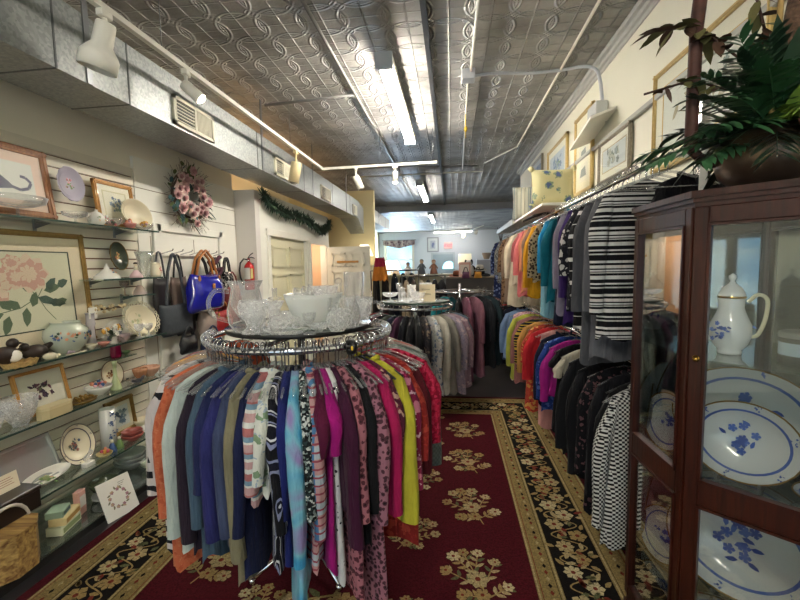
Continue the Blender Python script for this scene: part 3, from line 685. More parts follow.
# right wall: frames face -x
RR=-PI/2
picture('large pale gold framed print on the right wall behind the green plant',(1.335,2.45,2.16),1.0,.62,RR,palef,'e3dfcc','d5d8cf',.03,.09,arts=art_blob('8a9a95','9aa7a8','a8a288',n=20,seed=2,r=.05),inner='c9a45a')
picture('bronze framed landscape print on the right wall right of the emergency light',(1.335,3.62,2.27),.66,.36,RR,greyf,'e6e4d8','cdd4d6',.03,.06,arts=art_blob('98a3a5','b3b7ac','7f8a88',n=18,seed=3,r=.04),inner='b9a98a')
picture('tall narrow gold framed triple print on the right wall left of emergency light',(1.335,4.4,2.28),.56,.80,RR,palef,'e4dcc0','ded8c4',.04,.08,arts=art_three)
picture('gold framed blue garden print above the yellow cushion',(1.335,5.45,2.52),.95,.55,RR,palef,'dfdccb','b9c4cf',.04,.08,arts=art_blob('7b8fae','9aa8bb','7f9a86',n=24,seed=12,r=.05))
picture('farthest silver framed blue print on the right wall near the ceiling',(1.335,6.65,2.62),.75,.55,RR,greyf,'ccd0d8','9aa9c4',.04,.07,arts=art_blob('5f76a5','8496b8',n=18,seed=13,r=.05))
picture('small grey framed print on the back wall right of the window',(-.95,21.98,2.25),.62,.78,0,M('silver_frame','9aa0a8',.4,.4),'d9dde2','b9bfd0',.06,.12,arts=art_blob('7680a8',n=8,sx=.15,sy=.15,seed=6,r=.08))
# ================================================================ GLASS SHELVES
def shelf(label,y0,y1,z,x0=-2.655,x1=-2.42,th=.012,br=()):
    t=thing('glass_shelf',label,'shelf',(0,0,z))
    MB().box(x0,x1,y0,y1,-th,0,bev=.002).build('glass_board',SHELFG,t)
    MB().box(x1-.0005,x1+.0015,y0,y1,-th,0).build('polished_edge',M('glass_edge','33473f',.2),t)
    for y in br:
        m=MB(); m.add([(x0,y-.004,-th),(x0+.13,y-.003,-th),(x0,y-.003,-th-.035),(x0,y+.003,-th),(x0+.13,y+.003,-th),(x0,y+.003,-th-.035)],[(0,1,2),(5,4,3),(0,3,4,1),(1,4,5,2),(2,5,3,0)],0,False); m.box(x0,x0+.010,y-.012,y+.012,-th-.05,-th+.02)
        m.build('bracket',steel,t)
    return t
SZ=dict(S1=1.92,S1b=1.54,S1c=1.40,S2=1.065,S3=.71,S4=.30,S5=.07)
shelf('topmost long glass shelf below the bird print',1.0,3.19,SZ['S1'],br=(1.5,2.35,2.98))
shelf('short glass shelf right of the rose print holding a white bell',2.6,3.2,SZ['S1b'],br=(2.72,3.12))
shelf('tiny glass shelf holding an amber stemmed glass',2.85,3.2,SZ['S1c'],x1=-2.5,br=(3.0,))
shelf('long glass shelf under the rose print holding the ginger bowl',1.0,3.2,SZ['S2'],br=(1.4,2.2,3.0))
shelf('third long glass shelf holding the berry print and gold leaf dish',1.0,3.2,SZ['S3'],br=(1.4,2.3,3.0))
shelf('fourth long glass shelf holding the tall white and blue vase',1.0,3.2,SZ['S4'],x1=-2.36,br=(1.4,2.3,3.0))
t=thing('display_deck','lowest dark deck of the slatted wall near the floor','shelf',(0,0,0)); MB().box(-2.655,-2.2,1.0,3.2,.055,.07).build('deck_board',SHELFG,t); MB().box(-2.655,-2.22,1.0,3.2,.0,.05).build('plinth',M('dark_plinth','262322',.6),t)
# ================================================================ ITEMS ON THE SHELVES
cer=M('white_glaze','e9e6dc',.15,coat=.5); crm=M('cream_glaze','e6dcbf',.2,coat=.4); pinkc=M('pink_glaze','c9897e',.25,coat=.3); brownc=M('dark_brown_carving','2c1f18',.5); goldc=M('antique_gold','8a6a30',.4,.6,.2,60)
pal=[M('deco_'+c,c,.5) for c in ('b5485a','6f8a50','d9a33c','44608f','e0b0b4','7a4a8a','3d4a33','d98f6a')]
def sprig(m,c,n,u,v,r,seed,i0,k=7):
    rr=random.Random(seed)
    for q in range(k):
        a=rr.uniform(0,6.28); d=rr.uniform(0,r); p=Vector(c)+Vector(u)*math.cos(a)*d+Vector(v)*math.sin(a)*d
        if q%2: m.printleaf(p,n,u,v,rr.uniform(0,6.28),r*.5,r*.22,i0+rr.randrange(3),.0008+q*.0002)
        else: m.flower(p,n,u,v,r*.26,i0+rr.randrange(3),5,None,.0008+q*.0002)
def plate(label,cat,loc,rx,ry_,rz,tilt,mat,deco=None,rim=None,name='plate',ring=None,seed=1,wave=0,ncen=9):
    "dish standing nearly upright facing local -y; origin at its lowest point"
    t=thing(name,label,cat,loc,(tilt,0,rz)); m=MB(); T=Tm((0,0,ry_),rx=PI/2)
    wob=(lambda a,t_:1+wave*abs(math.sin(a*12))*(t_>.6)) if wave else None
    pr=[(.001,.0),(.62,.0),(.7,.025),(.98,.05),(1.,.056),(.98,.044),(.7,.012),(.62,-.012),(.001,-.012)]
    pr=[(r_*rx,z*min(1,rx*5)) for r_,z in pr]
    m.lathe(pr,36,0,T,sy=ry_/rx,wob=wob); mats=[mat]
    n_=(0,-1,0); u=(1,0,0); v=(0,0,1)
    if ring:
        mats.append(M('deco_ring_'+ring,ring,.3)); i=len(mats)-1
        vs=[];fs=[];K=36
        for k in range(K):
            a=2*PI*k/K; 
            for f in (.76,.81): vs.append((rx*f*math.cos(a),-.0335*min(1,rx*5)+(0 if f<.8 else -.002),ry_+ry_*f*math.sin(a)))
        for k in range(K): fs.append((2*k,2*k+1,(2*k+3)%(2*K),(2*k+2)%(2*K)))
        m.add(vs,fs,i,False)
        for k in range(6):
            a=2*PI*k/6+.3; sprig(m,(rx*.9*math.cos(a),-.052*min(1,rx*5),ry_+ry_*.9*math.sin(a)),n_,u,v,rx*.085,seed+k,len(mats),6) if deco else None
    if deco:
        i=len(mats); mats+=[M('deco_'+c,c,.3) for c in deco]
        sprig(m,(0,-.004,ry_),n_,u,v,rx*.36,seed,i,ncen*2)
    m.build('dish_body',mats,t); 
    if rim: MB().tube([(rx*math.cos(2*PI*k/36),-.054*min(1,rx*5),ry_+ry_*math.sin(2*PI*k/36)) for k in range(36)],.003,5,closed=True).build('rim',rim,t)
    return t
def vessel(label,cat,loc,prof,mat,name='vase',n=24,rz=0,sx=1,sy=1,wob=None,extra=None,group=None,part='vessel_body'):
    t=thing(name,label,cat,loc,rz,group); MB().lathe(prof,n,0,sx=sx,sy=sy,wob=wob).build(part,mat,t)
    if extra: extra(t)
    return t
def bowlp(r,h,foot=.4,th=.004): return [(.001,.004),(r*foot,.0),(r*foot,.006),(r*.75,h*.35),(r*.95,h*.75),(r,h),(r-th,h),(r*.9,h*.7),(r*.7,h*.38),(.001,.012)]
def stemp(r,h,br=.6): return [(.001,0),(r*br,0),(r*br,.004),(.006,.012),(.005,h*.45),(r*.5,h*.52),(r*.9,h*.7),(r,h),(r-.002,h),(r*.8,h*.7),(.001,h*.55)]
# --- S1
z=SZ['S1']
vessel('clear glass oval compote in front of the bird print','bowl',(-2.50,2.13,z),stemp(.12,.12,.45),GL,'glass_compote',sy=1.35)
t=plate('scalloped lavender plate with cherry painting hung at the top shelf','plate',(-2.55,2.53,z+.15),.10,.115,RZ,-.1,M('lavender_glaze','c3bccb',.2,coat=.4),('6f8a50','7d3446','c98a94'),seed=5,wave=.05)
vessel('low clear footed glass dish below the lavender plate','dish',(-2.50,2.50,z),stemp(.075,.075,.5),GL,'glass_dish')
def pot_ex(t):
    MB().tube([(.0,.05,.03),(.0,.085,.06),(.0,.09,.085)],[.014,.01,.008]).build('spout',cer,t); MB().tube([(0,-.05,.03),(0,-.085,.05),(0,-.05,.08)],.005).build('pot_handle',cer,t)
    m=MB(); [sprig(m,(.052,y,.05),(1,0,0),(0,1,0),(0,0,1),.025,y*99,0,6) for y in (-.02,.02)]; m.build('painted_flowers',pal[:3],t)
vessel('small round white lidded pot painted with red flowers on top shelf','teapot',(-2.5,2.67,z),[(.001,0),(.035,0),(.055,.03),(.055,.06),(.035,.085),(.03,.09),(.01,.1),(.012,.112),(.001,.115)],cer,'teapot',extra=pot_ex)
def flowers_in(t,h=.05,r=.04,cols=(0,4,1),n=9,seed=2):
    rr=random.Random(seed)
    for k in range(n):
        a=rr.uniform(0,6.28); d=rr.uniform(0,r); p=(math.cos(a)*d,math.sin(a)*d,h+rr.uniform(-.01,.02)); m=MB(); m.ell(p,rr.uniform(.009,.016),8,5); m.build('blossom',pal[cols[k%len(cols)]],t)
vessel('clear glass bowl of tiny blossoms below the blue bouquet print','bowl',(-2.5,2.81,z),bowlp(.06,.07),GL,'glass_bowl',extra=lambda t:flowers_in(t,.03,.03,(0,6,4)))
vessel('pink ceramic dish beside the oval cream platter','dish',(-2.48,2.95,z),bowlp(.045,.045),pinkc,'pink_dish',extra=lambda t:flowers_in(t,.05,.02,(7,4),5,3))
plate('oval cream platter with beaded rim standing on the top shelf','platter',(-2.53,3.08,z),.16,.125,RZ,-.2,crm,None,None,'oval_platter',wave=.03)
vessel('clear glass dish with yellow blossoms in front of the oval platter','dish',(-2.46,3.07,z),bowlp(.07,.045),GL,'glass_dish',extra=lambda t:flowers_in(t,.04,.05,(2,2,4),12,4))
# --- S1b, S1c
z=SZ['S1b']
def bell_ex(t): m=MB(); sprig(m,(.05,0,.045),(1,0,.3),(0,1,0),(-.3,0,1),.03,3,0,8); m.build('painted_flowers',[pal[3],pal[7],pal[1]],t)
vessel('white bell-shaped ceramic dish with painted flowers','bell',(-2.5,2.72,z),[(.085,0),(.08,.02),(.05,.045),(.02,.07),(.008,.1),(.006,.11),(.001,.112)],cer,'porcelain_bell',extra=bell_ex)
plate('dark green scalloped plate with painted figures behind the bell','plate',(-2.58,2.93,z+.06),.085,.11,RZ,-.15,M('dark_green_glaze','313a2c',.3,coat=.3),('d0a060','b06a4a','7a8a50'),M('antique_gold','8a6a30',.4,.6),seed=8,wave=.06)
t=thing('figurine','small pink porcelain lady figurine beside the white bell','figurine',(-2.5,3.0,z)); MB().lathe([(.001,0),(.05,0),(.045,.02),(.02,.05),(.014,.06)],14).build('skirt',M('pink_porcelain','e6c5c8',.3),t); MB().ell((0,0,.075),(.016,.014,.022)).ell((0,0,.105),.013).build('bust',crm,t); MB().ell((0,0,.113),(.016,.016,.01)).build('hair',brownc,t)
vessel('clear ribbed glass vase on the short shelf','vase',(-2.5,3.1,z),[(.001,0),(.04,0),(.045,.05),(.055,.15),(.07,.21),(.067,.21),(.05,.15),(.001,.01)],glassy('ribbed_glass',(.95,.97,.95),.15,.6,.12,.1),'glass_vase')
def jar_ex(t): MB().lathe([(.036,.1),(.038,.115),(.02,.12),(.001,.122)],14).build('jar_lid',crm,t); m=MB(); sprig(m,(.041,0,.06),(1,0,0),(0,1,0),(0,0,1),.026,4,0,10); m.build('painted_flowers',[pal[0],pal[7],pal[4]],t)
vessel('small white jar with red flower painting at the end of the short shelf','jar',(-2.46,3.17,z),[(.001,0),(.035,0),(.041,.02),(.041,.08),(.036,.1)],crm,'ginger_jar',extra=jar_ex)
vessel('amber stemmed glass on the tiny shelf','glass',(-2.56,2.94,SZ['S1c']),stemp(.035,.12,.8),glassy('amber_glass',(.75,.6,.5),.1,.6,.1),'stemmed_glass')
vessel('pink glass shade beside the amber stemmed glass','glass',(-2.56,3.1,SZ['S1c']),[(.05,0),(.045,.03),(.02,.07),(.015,.075)],glassy('pink_glass',(.9,.7,.66),.12,.6,.3),'pink_glass_shade')
t=thing('dried_flower_spray','spray of dried blossoms with a white price tag hung on slatted wall','dried flowers',(-2.6,2.78,1.31)); rr=random.Random(4); m=MB()
for k in range(26): m.ell((rr.uniform(0,.05),rr.uniform(-.16,.16),rr.uniform(-.02,.03)),rr.uniform(.008,.016),6,4)
m.build('blossoms',M('dried_blossom','cdb890',.8,var=.3,scale=30),t); MB().box(.05,.052,-.19,-.12,-.05,.03).build('price_tag',white,t); MB().tube([(.0,-.15,0),(.03,.15,.0)],.004,5).build('stem',M('twig','5a4630',.8),t)
# --- S2
z=SZ['S2']
t=thing('carved_bird','dark carved bird figurine with white breast at left end of shelf','figurine',(-2.5,1.98,z)); m=MB(); m.ell((0,0,.07),(.045,.08,.05)).ell((0,.05,.13),(.028,.03,.03)).tube([(0,.07,.13),(0,.11,.12)],[.01,.002]).tube([(0,-.06,.07),(0,-.13,.04)],[.03,.008]); m.build('body',brownc,t); MB().ell((.03,.03,.06),(.02,.04,.035)).build('breast',white,t); MB().tube([(0,.02,.03),(.0,.02,0)],.008).tube([(0,-.02,.03),(0,-.02,0)],.008).build('leg',brownc,t)
t=thing('carved_bird','second dark carved bird figurine crouching beside the ginger bowl','figurine',(-2.52,2.17,z)); m=MB(); m.ell((0,0,.05),(.045,.075,.045)).ell((0,-.06,.09),(.024,.026,.026)).tube([(0,-.08,.09),(0,-.11,.085)],[.008,.002]).tube([(0,.05,.06),(0,.12,.09)],[.025,.01]); m.build('body',brownc,t); MB().tube([(0,.02,.03),(.0,.02,0)],.008).tube([(0,-.02,.03),(0,-.02,0)],.008).build('leg',brownc,t)
def bask(label,loc,w,d,h,mat,rz=0,handle=None,name='wicker_basket'):
    t=thing(name,label,'basket',loc,rz); m=MB()
    for k in range(7):
        s=1+.03*k; zz=h*(k+.5)/7
        m.tube([(w/2*s*math.cos(a*PI/12),d/2*s*math.sin(a*PI/12)+.0,zz+.003*(-1)**a) for a in range(24)],h/13,6,closed=True)
    m.lathe([(.001,.004),(1,.004)],24,sx=w/2,sy=d/2); m.build('woven_body',mat,t)
    if handle: MB().tube([(w/2*1.1*math.cos(a*PI/10),0,h+handle*math.sin(a*PI/10)) for a in range(11)],.006).build('basket_handle',mat,t)
    return t
bask('shallow straw basket at the shelf edge before the carved birds',(-2.45,2.02,z),.10,.16,.03,M('straw','b99b62',.8,var=.3,scale=60,bump=.4))
def ging(t):
    m=MB(); 
    for a in (-1.2,-.5,.2,.9): c=math.cos(a)*.128; s=math.sin(a)*.128; sprig(m,(c,s,.12),(math.cos(a),math.sin(a),0),(-math.sin(a),math.cos(a),0),(0,0,1),.04,a*10,0,10)
    m.build('painted_flowers',[pal[6],pal[7],pal[3]],t)
vessel('large pale green ginger bowl painted with dark birds below the rose print','bowl',(-2.53,2.39,z),[(.001,0),(.06,0),(.07,.01),(.11,.06),(.127,.11),(.12,.155),(.085,.185),(.08,.2),(.085,.205),(.075,.2),(.1,.15),(.001,.02)],M('celadon_glaze','bcc3b0',.2,coat=.5),'ginger_bowl',extra=ging)
vessel('slender white fluted vase right of the ginger bowl','vase',(-2.57,2.62,z),[(.001,0),(.035,0),(.036,.01),(.025,.05),(.022,.13),(.03,.16),(.027,.17),(.026,.23),(.032,.235),(.028,.235),(.001,.05)],M('pale_lilac_glaze','ccc6c8',.25,coat=.3),'fluted_vase')
t=thing('tortoise_figurine','white porcelain tortoise at the shelf edge below the ginger bowl','figurine',(-2.455,2.2,z)); MB().ell((0,0,.018),(.028,.042,.022)).build('shell',crm,t); MB().ell((.005,.05,.014),(.01,.014,.01)).build('head',crm,t)
for s in (-1,1): MB().ell((.015*s,.028,.008),.009).build('leg',crm,t)
t=thing('ribbon_bow','folded white ribbon tag lying on the shelf below the fluted vase','ribbon',(-2.45,2.36,z)); MB().box(-.012,.012,-.05,.07,.0,.004).build('tail',crm,t); MB().tube([(0,-.05,.01),(.02,-.02,.02),(0,0,.01),(-.02,-.02,.02)],.005,6,closed=True).build('bow',M('lilac_ribbon','b9a5b5',.6),t)
vessel('little white shell dish left of the pink dish','dish',(-2.46,2.5,z),bowlp(.035,.035),crm,'shell_dish',wob=lambda a,t:1+.06*math.sin(a*10))
vessel('small pink dish on the rose print shelf','dish',(-2.46,2.6,z),bowlp(.038,.03),pinkc,'pink_dish')
t=thing('ceramic_bouquet','ceramic bouquet of yellow and white flowers with dark leaves','ornament',(-2.49,2.71,z)); rr=random.Random(12)
MB().lathe([(.001,0),(.04,0),(.03,.02),(.035,.05)],12).build('bouquet_base',cer,t)
for k in range(16):
    a=rr.uniform(0,6.28); p=(math.cos(a)*.04,math.sin(a)*.06,rr.uniform(.04,.13)); m=MB(); m.flower(p,(1,0,.3),(0,1,0),(-.3,0,1),.022,0,6,1); m.ell(p,.009,6,4,0); m.build('flower',[(pal[2],cer,cer,M('deep_navy','2c3348',.5))[k%4],pal[2]],t)
m=MB(); [m.leaf((0,0,.06),(rr.uniform(-.5,1),rr.uniform(-1,1),rr.uniform(-.2,.6)),.08,.025) for k in range(14)]; m.build('leaves',pal[6],t)
plate('long white oval bowl painted with pink roses leaning on slat wall','bowl',(-2.56,2.87,z),.155,.075,RZ,-.45,cer,('c77a8a','8a9a6a','e0b0b4'),None,'oval_bowl',seed=3)
vessel('pink glass cup in front of the long oval bowl','cup',(-2.45,2.77,z),bowlp(.045,.06),glassy('rose_glass',(.85,.6,.6),.12,.6,.25),'glass_cup')
def lace(label,loc):
    t=plate(label,'plate',loc,.16,.125,RZ,-.35,crm,('b9b08a','cfc6a0','a8b08a'),None,'lace_plate',seed=9); m=MB()
    for k in range(26):
        a=2*PI*k/26; m.tube([(.178*math.cos(a)+.014*math.cos(b*PI/4),-.05,.125+.143*math.sin(a)+.014*math.sin(b*PI/4)) for b in range(8)],.004,5,closed=True)
    m.build('openwork_rim',crm,t)
lace('large openwork lace-rim cream plate at the right end of the shelf',(-2.53,3.06,z))
vessel('little clear glass goblet before the lace-rim plate','glass',(-2.45,2.93,z),stemp(.035,.11,.8),GLC,'small_goblet')
vessel('second clear glass goblet nearest the lace-rim plate edge','glass',(-2.45,3.03,z),stemp(.032,.10,.8),GLC,'small_goblet')
# --- S3
z=SZ['S3']
for lb,p,r,h in (('cut crystal bowl nearest the left edge of the third shelf',(-2.52,1.86,z),.085,.11),('larger cut crystal bowl left of the berry print',(-2.50,2.03,z),.09,.17),('low cut crystal ashtray at the left front of the third shelf',(-2.45,1.72,z),.05,.05)):
    vessel(lb,'bowl',p,bowlp(r,h),GLC,'crystal_bowl',wob=lambda a,t:1+.07*math.sin(a*9)*t)
t=thing('cream_box','octagonal cream box with tooled lid before the berry print','box',(-2.455,2.2,z)); m=MB(); pts=[(.04*sx_*c,.1*s) for sx_,c,s in ((1,1,-.7),(1,1,.7),(1,.5,1),(1,-.5,1),(1,-1,.7),(1,-1,-.7),(1,-.5,-1),(1,.5,-1))]; m.prism(pts,0,.055); m.build('box_body',M('cream_box_card','cbb98c',.6),t); MB().prism([(x*1.04,y*1.02) for x,y in pts],.055,.072).build('box_lid',M('cream_box_lid','d8c99d',.6),t)
t=thing('leaf_dish','gold leaf-shaped dish with beaded centre on the third shelf','dish',(-2.465,2.4,z)); m=MB(); m.lathe([(.001,.008),(.03,.004),(.055,.012),(.075,.03),(.055,.018),(.001,.014)],20,sy=1.3,wob=lambda a,t:1+.15*math.sin(a*6)*t); m.build('dish_body',goldc,t); m=MB(); [m.ell((rr.uniform(-.035,.035),rr.uniform(-.05,.05),.03+rr.uniform(0,.02)),.009,6,4) for k in range(30)]; m.build('beading',goldc,t); MB().tube([(0,-.09,.03),(0,-.12,.05)],[.006,.003]).build('leaf_stem',goldc,t)
vessel('white bowl heaped with coloured trinkets beside the leaf dish','bowl',(-2.53,2.6,z),bowlp(.085,.065),cer,'white_bowl',extra=lambda t:flowers_in(t,.07,.05,(4,3,7,0),12,6))
plate('round cream plate with pierced rim and brown picture behind green vase','plate',(-2.58,2.78,z),.10,.10,RZ,-.2,crm,('8a5a35','a87a4a','6f4a2a'),M('rim_brown','6f5540',.5),seed=2,wave=.03)
vessel('slender pale green bottle vase in front of the pierced plate','vase',(-2.5,2.72,z),[(.001,0),(.038,0),(.04,.015),(.014,.1),(.011,.18),(.016,.2),(.02,.215),(.016,.215),(.001,.03)],M('celery_glaze','c3cf9c',.2,coat=.5),'bottle_vase')
vessel('magenta glass tumbler hung high behind the green vase','tumbler',(-2.58,2.83,.93),[(.001,0),(.035,0),(.04,.02),(.036,.08),(.045,.125),(.04,.12),(.001,.01)],M('magenta_glass','a3164e',.15,trans=.3,coat=.5),'magenta_tumbler')
t=thing('small_wall_shelf','tiny clear ledge under the magenta tumbler','shelf',(-2.6,2.86,.928)); MB().box(-.05,.07,-.1,.12,-.008,0).build('glass_board',SHELFG,t); MB().box(-.05,-.03,-.02,.02,-.05,-.0).build('bracket',steel,t)
vessel('small green glass dish beside the magenta tumbler','dish',(-2.58,2.93,.93),bowlp(.03,.03),M('leaf_green_glaze','6d8a58',.3),'green_dish')
t=thing('pewter_ornament','grey glittering leaf ornament at the third shelf front','ornament',(-2.47,2.9,z)); m=MB(); [m.leaf((rr.uniform(-.02,.02),rr.uniform(-.05,.05),.005),(rr.uniform(-.6,.6),rr.uniform(-1,1),.5),.07,.03) for k in range(22)]; m.build('leaves',M('pewter','8c8c98',.3,.6),t)
for i,(lb,y,r) in enumerate((('copper coloured ribbed glass bowl right of the grey ornament',3.0,.055),('peach ribbed glass bowl at the right end of third shelf',3.11,.075))):
    vessel(lb,'bowl',(-2.53,y,z),bowlp(r,.09-.01*i),M('peach_lustre_%d'%i,('b9805a','d2a184')[i],.2,.1,coat=.5),'ribbed_bowl',n=40,wob=lambda a,t:1+.05*math.sin(a*14))
# --- S4
z=SZ['S4']
t=thing('glass_tray','large rectangular clear glass dish leaning on the fourth shelf','dish',(-2.52,2.05,z),(-.35,0,RZ)); m=MB(); m.box(-.2,.2,-.02,-.012,.01,.27); m.box(-.21,.21,-.035,.0,.0,.02,bev=.004); m.box(-.21,.21,-.035,0,.26,.28,bev=.004); m.box(-.21,-.19,-.035,0,0,.28,bev=.004); m.box(.19,.21,-.035,0,0,.28,bev=.004); m.build('dish_body',glassy('smoky_glass',(.8,.86,.88),.2,.6,.25,.05),t)
t=plate('round cream plate with dark flower band on the fourth shelf','plate',(-2.50,2.38,z),.125,.135,RZ,-.25,crm,('5d6a58','a0685a','4d5a70'),M('rim_dark','6a6058',.5),ring='4a4450',seed=6)
t=thing('crystal_animal','clear crystal animal figurine on a white block','figurine',(-2.42,2.36,z)); MB().box(-.02,.02,-.035,.035,0,.03,bev=.003).build('block',cer,t); MB().ell((0,0,.055),(.02,.03,.024)).ell((0,.025,.085),(.014,.016,.016)).tube([(0,.02,.095),(0,.02,.115)],[.006,.002]).build('body',GLC,t)
vessel('low clear figurine dish beside the crystal animal','dish',(-2.42,2.49,z),bowlp(.05,.03),M('yellow_dish','d8c48a',.3),'yellow_dish',extra=lambda t:flowers_in(t,.04,.03,(2,7,0,6),9,8))
def cylp(t): m=MB(); [sprig(m,(.0505*math.cos(a),.0505*math.sin(a),zz),(math.cos(a),math.sin(a),0),(-math.sin(a),math.cos(a),0),(0,0,1),.028,zz*30,0,10) for a,zz in ((-.3,.2),(.1,.13),(-.2,.26),(.4,.22),(-.6,.1))]; m.build('painted_flowers',[pal[3],M('deco_slate','5c6f8e',.4),pal[3]],t)
vessel('tall white cylinder vase with blue flower painting','vase',(-2.5,2.62,z),[(.001,0),(.05,0),(.05,.3),(.047,.3),(.047,.01),(.001,.01)],cer,'cylinder_vase',extra=cylp)
t=thing('figurine_pair','pair of small seated figures in colourful clothes by the cylinder vase','figurine',(-2.43,2.6,z))
for k,s in enumerate((-.03,.035)): MB().lathe([(.001,0),(.028,0),(.024,.03),(.012,.06),(.008,.065)],10,T=Tm((0,s,0))).build('robe',pal[(3,1)[k]],t); MB().ell((0,s,.075),.012,8,6).build('head',crm,t)
for k in range(2): vessel(('lower','upper')[k]+' coral red leaf bowl in a nested pair before the blue print','bowl',(-2.44,2.77,z+.028*k+.03*0),bowlp(.075-.005*k,.05),M('coral_glaze','a8544a',.3,coat=.3),'leaf_bowl',wob=lambda a,t:1+.09*math.sin(a*5)*t)
t=plate('white scalloped dish lying at the shelf front beyond coral bowls','dish',(-2.43,2.93,z),.07,.07,0,PI/2*-.93,cer,('c77a8a','8a6a9a','a8b08a'),None,'scalloped_dish',wave=.06); t.location=(-2.43,2.86,z+.012)
vessel('cream rolled-rim dish by the checked blouse at the shelf end','dish',(-2.56,3.02,z),bowlp(.07,.07),crm,'cream_dish')
t=plate('long white oval platter with floral rim on the fourth shelf','platter',(-2.44,2.13,z),.15,.055,RZ,-1.15,cer,('6f8a50','8a9a6a','c9a06a'),None,'oval_platter',seed=4)
t=thing('dark_box','dark brown lidded box at the left edge of the fourth shelf','box',(-2.36,1.78,z)); MB().box(-.07,.08,-.14,.14,.0,.10,bev=.004).build('box_body',M('espresso_wood','241a16',.35),t); MB().box(-.075,.085,-.145,.145,.10,.125,bev=.004).build('box_lid',M('espresso_wood2','2a1e19',.3),t)
t=thing('note_card','cream printed card standing on the dark brown box','card',(-2.38,1.84,z+.125),(-.2,0,RZ)); MB().box(-.06,.06,0,.004,0,.09).build('card_sheet',M('card_cream','ddd2b8',.7),t); m=MB(); [m.poly([(-.045,-.0008,.03+k*.012),(.035-.01*(k%2),-.0008,.03+k*.012),(.035-.01*(k%2),-.0008,.033+k*.012),(-.045,-.0008,.033+k*.012)]) for k in range(4)]; m.build('printed_lines',M('ink_rose','a06a5a',.8),t)
# --- lowest deck
z=.072
for k in range(3): vessel(('bottom','middle','top')[k]+' smoky glass bowl in the nested stack on the deck','bowl',(-2.48,2.78,z+.03*k),bowlp(.115-.005*k,.07),glassy('smoky_green_glass',(.75,.82,.78),.2,.6,.22,.06),'glass_bowl')
vessel('small white bowl behind the stacked glass bowls','bowl',(-2.5,2.99,z),bowlp(.06,.07),cer,'white_bowl')
vessel('olive green bowl beside the soap boxes on the deck','bowl',(-2.38,2.43,z),bowlp(.09,.09),M('olive_glaze','465038',.25,coat=.3),'olive_bowl')
t=plate('clear scalloped glass plate lying by the soap boxes','plate',(-2.35,2.24,z),.09,.09,0,-PI/2*.95,glassy('pale_plate_glass',(.85,.9,.86),.2,.6,.25),None,None,'glass_plate',wave=.05); t.location=(-2.3,2.28,z+.01)
for k,(a,b,w_,h_,c,lb) in enumerate(((0,0,.17,.05,'cdd3b8','pale green printed soap box at the bottom of the pile'),(0,.01,.16,.045,'e0cf9a','yellow soap box in the middle of the pile'),(-.01,-.02,.1,.04,'9fb8a0','mint soap box lying on top of the pile'))):
    t=thing('soap_box',lb,'box',(-2.31+a,2.06+b,z+sum((.05,.045,.04)[:k])),.25+.1*k); MB().box(-.045,.045,-w_/2,w_/2,0,h_,bev=.003).build('carton',M('soap_'+c,c,.5),t); MB().box(.0452,.0458,-w_/2+.01,w_/2-.01,.01,h_-.01).build('printed_label',M('soap_print_%d'%k,('8a9a6a','b08a4a','4d6a70')[k],.6),t)
t=thing('soap_box','pink and white soap carton standing behind the soap pile','box',(-2.34,2.2,z),.2); MB().box(-.02,.02,-.03,.03,0,.15,bev=.003).build('carton',M('soap_pink','d8a69a',.5),t); MB().box(.0202,.0208,-.025,.025,.05,.12).build('printed_label',cer,t)
t=thing('picnic_basket','cut-wood veneer basket with a round white handle at lower left','basket',(-2.27,1.72,z),.1); m=MB(); n=8; pts=[(.115*math.cos(a),.14*math.sin(a)) for a in [2*PI*k/8+PI/8 for k in range(8)]]; m.prism(pts,0,.2); m.build('basket_body',wood('veneer','c9a766','6a4528',.5,0,3),t); MB().prism([(x*1.05,y*1.05) for x,y in pts],.2,.225).build('basket_lid',MATS['veneer'],t); MB().tube([(.0,.13*math.cos(a*PI/12),.21+.12*math.sin(a*PI/12)) for a in range(13)],.009).build('basket_handle',M('white_cord','cfc9ba',.6),t)
# leaning tile
t=thing('wreath_tile','square white tile printed with a floral wreath leaning on the deck','plaque',(-2.14,2.32,.0),(-.42,0,RZ-.25)); MB().box(-.105,.105,0,.012,0,.25,bev=.002).build('tile_body',cer,t)
m=MB(); rr=random.Random(6)
for k in range(26): a=2*PI*k/26; c=(.055*math.cos(a),-.0005,.12+.055*math.sin(a)); m.printleaf(c,N,U,V,a+rr.uniform(0,2),.026,.012,k%3,.0003+k*.00003) if k%3 else m.flower(c,N,U,V,.013,k%3,5)
for k in range(3): m.poly([(.02,-.001,.21-.012*k),(.065-.01*k,-.001,.21-.012*k),(.065-.01*k,-.001,.213-.012*k),(.02,-.001,.213-.012*k)],1)
m.build('wreath_print',[M('print_mauve','9c6f78',.6),M('print_moss','77735a',.6),M('print_sand','b59a78',.6)],t)
for k in range(2): t=plate(('lower','upper')[k]+' grey-green oval plate lying on the deck right of the tile','plate',(-2.3,2.62,z+.012*k),.10,.10,0,-PI/2*.97,M('sage_plate','a9b3a0',.3,coat=.3),None,None,'oval_plate'); t.location=(-2.3,2.72,z+.01+.014*k)
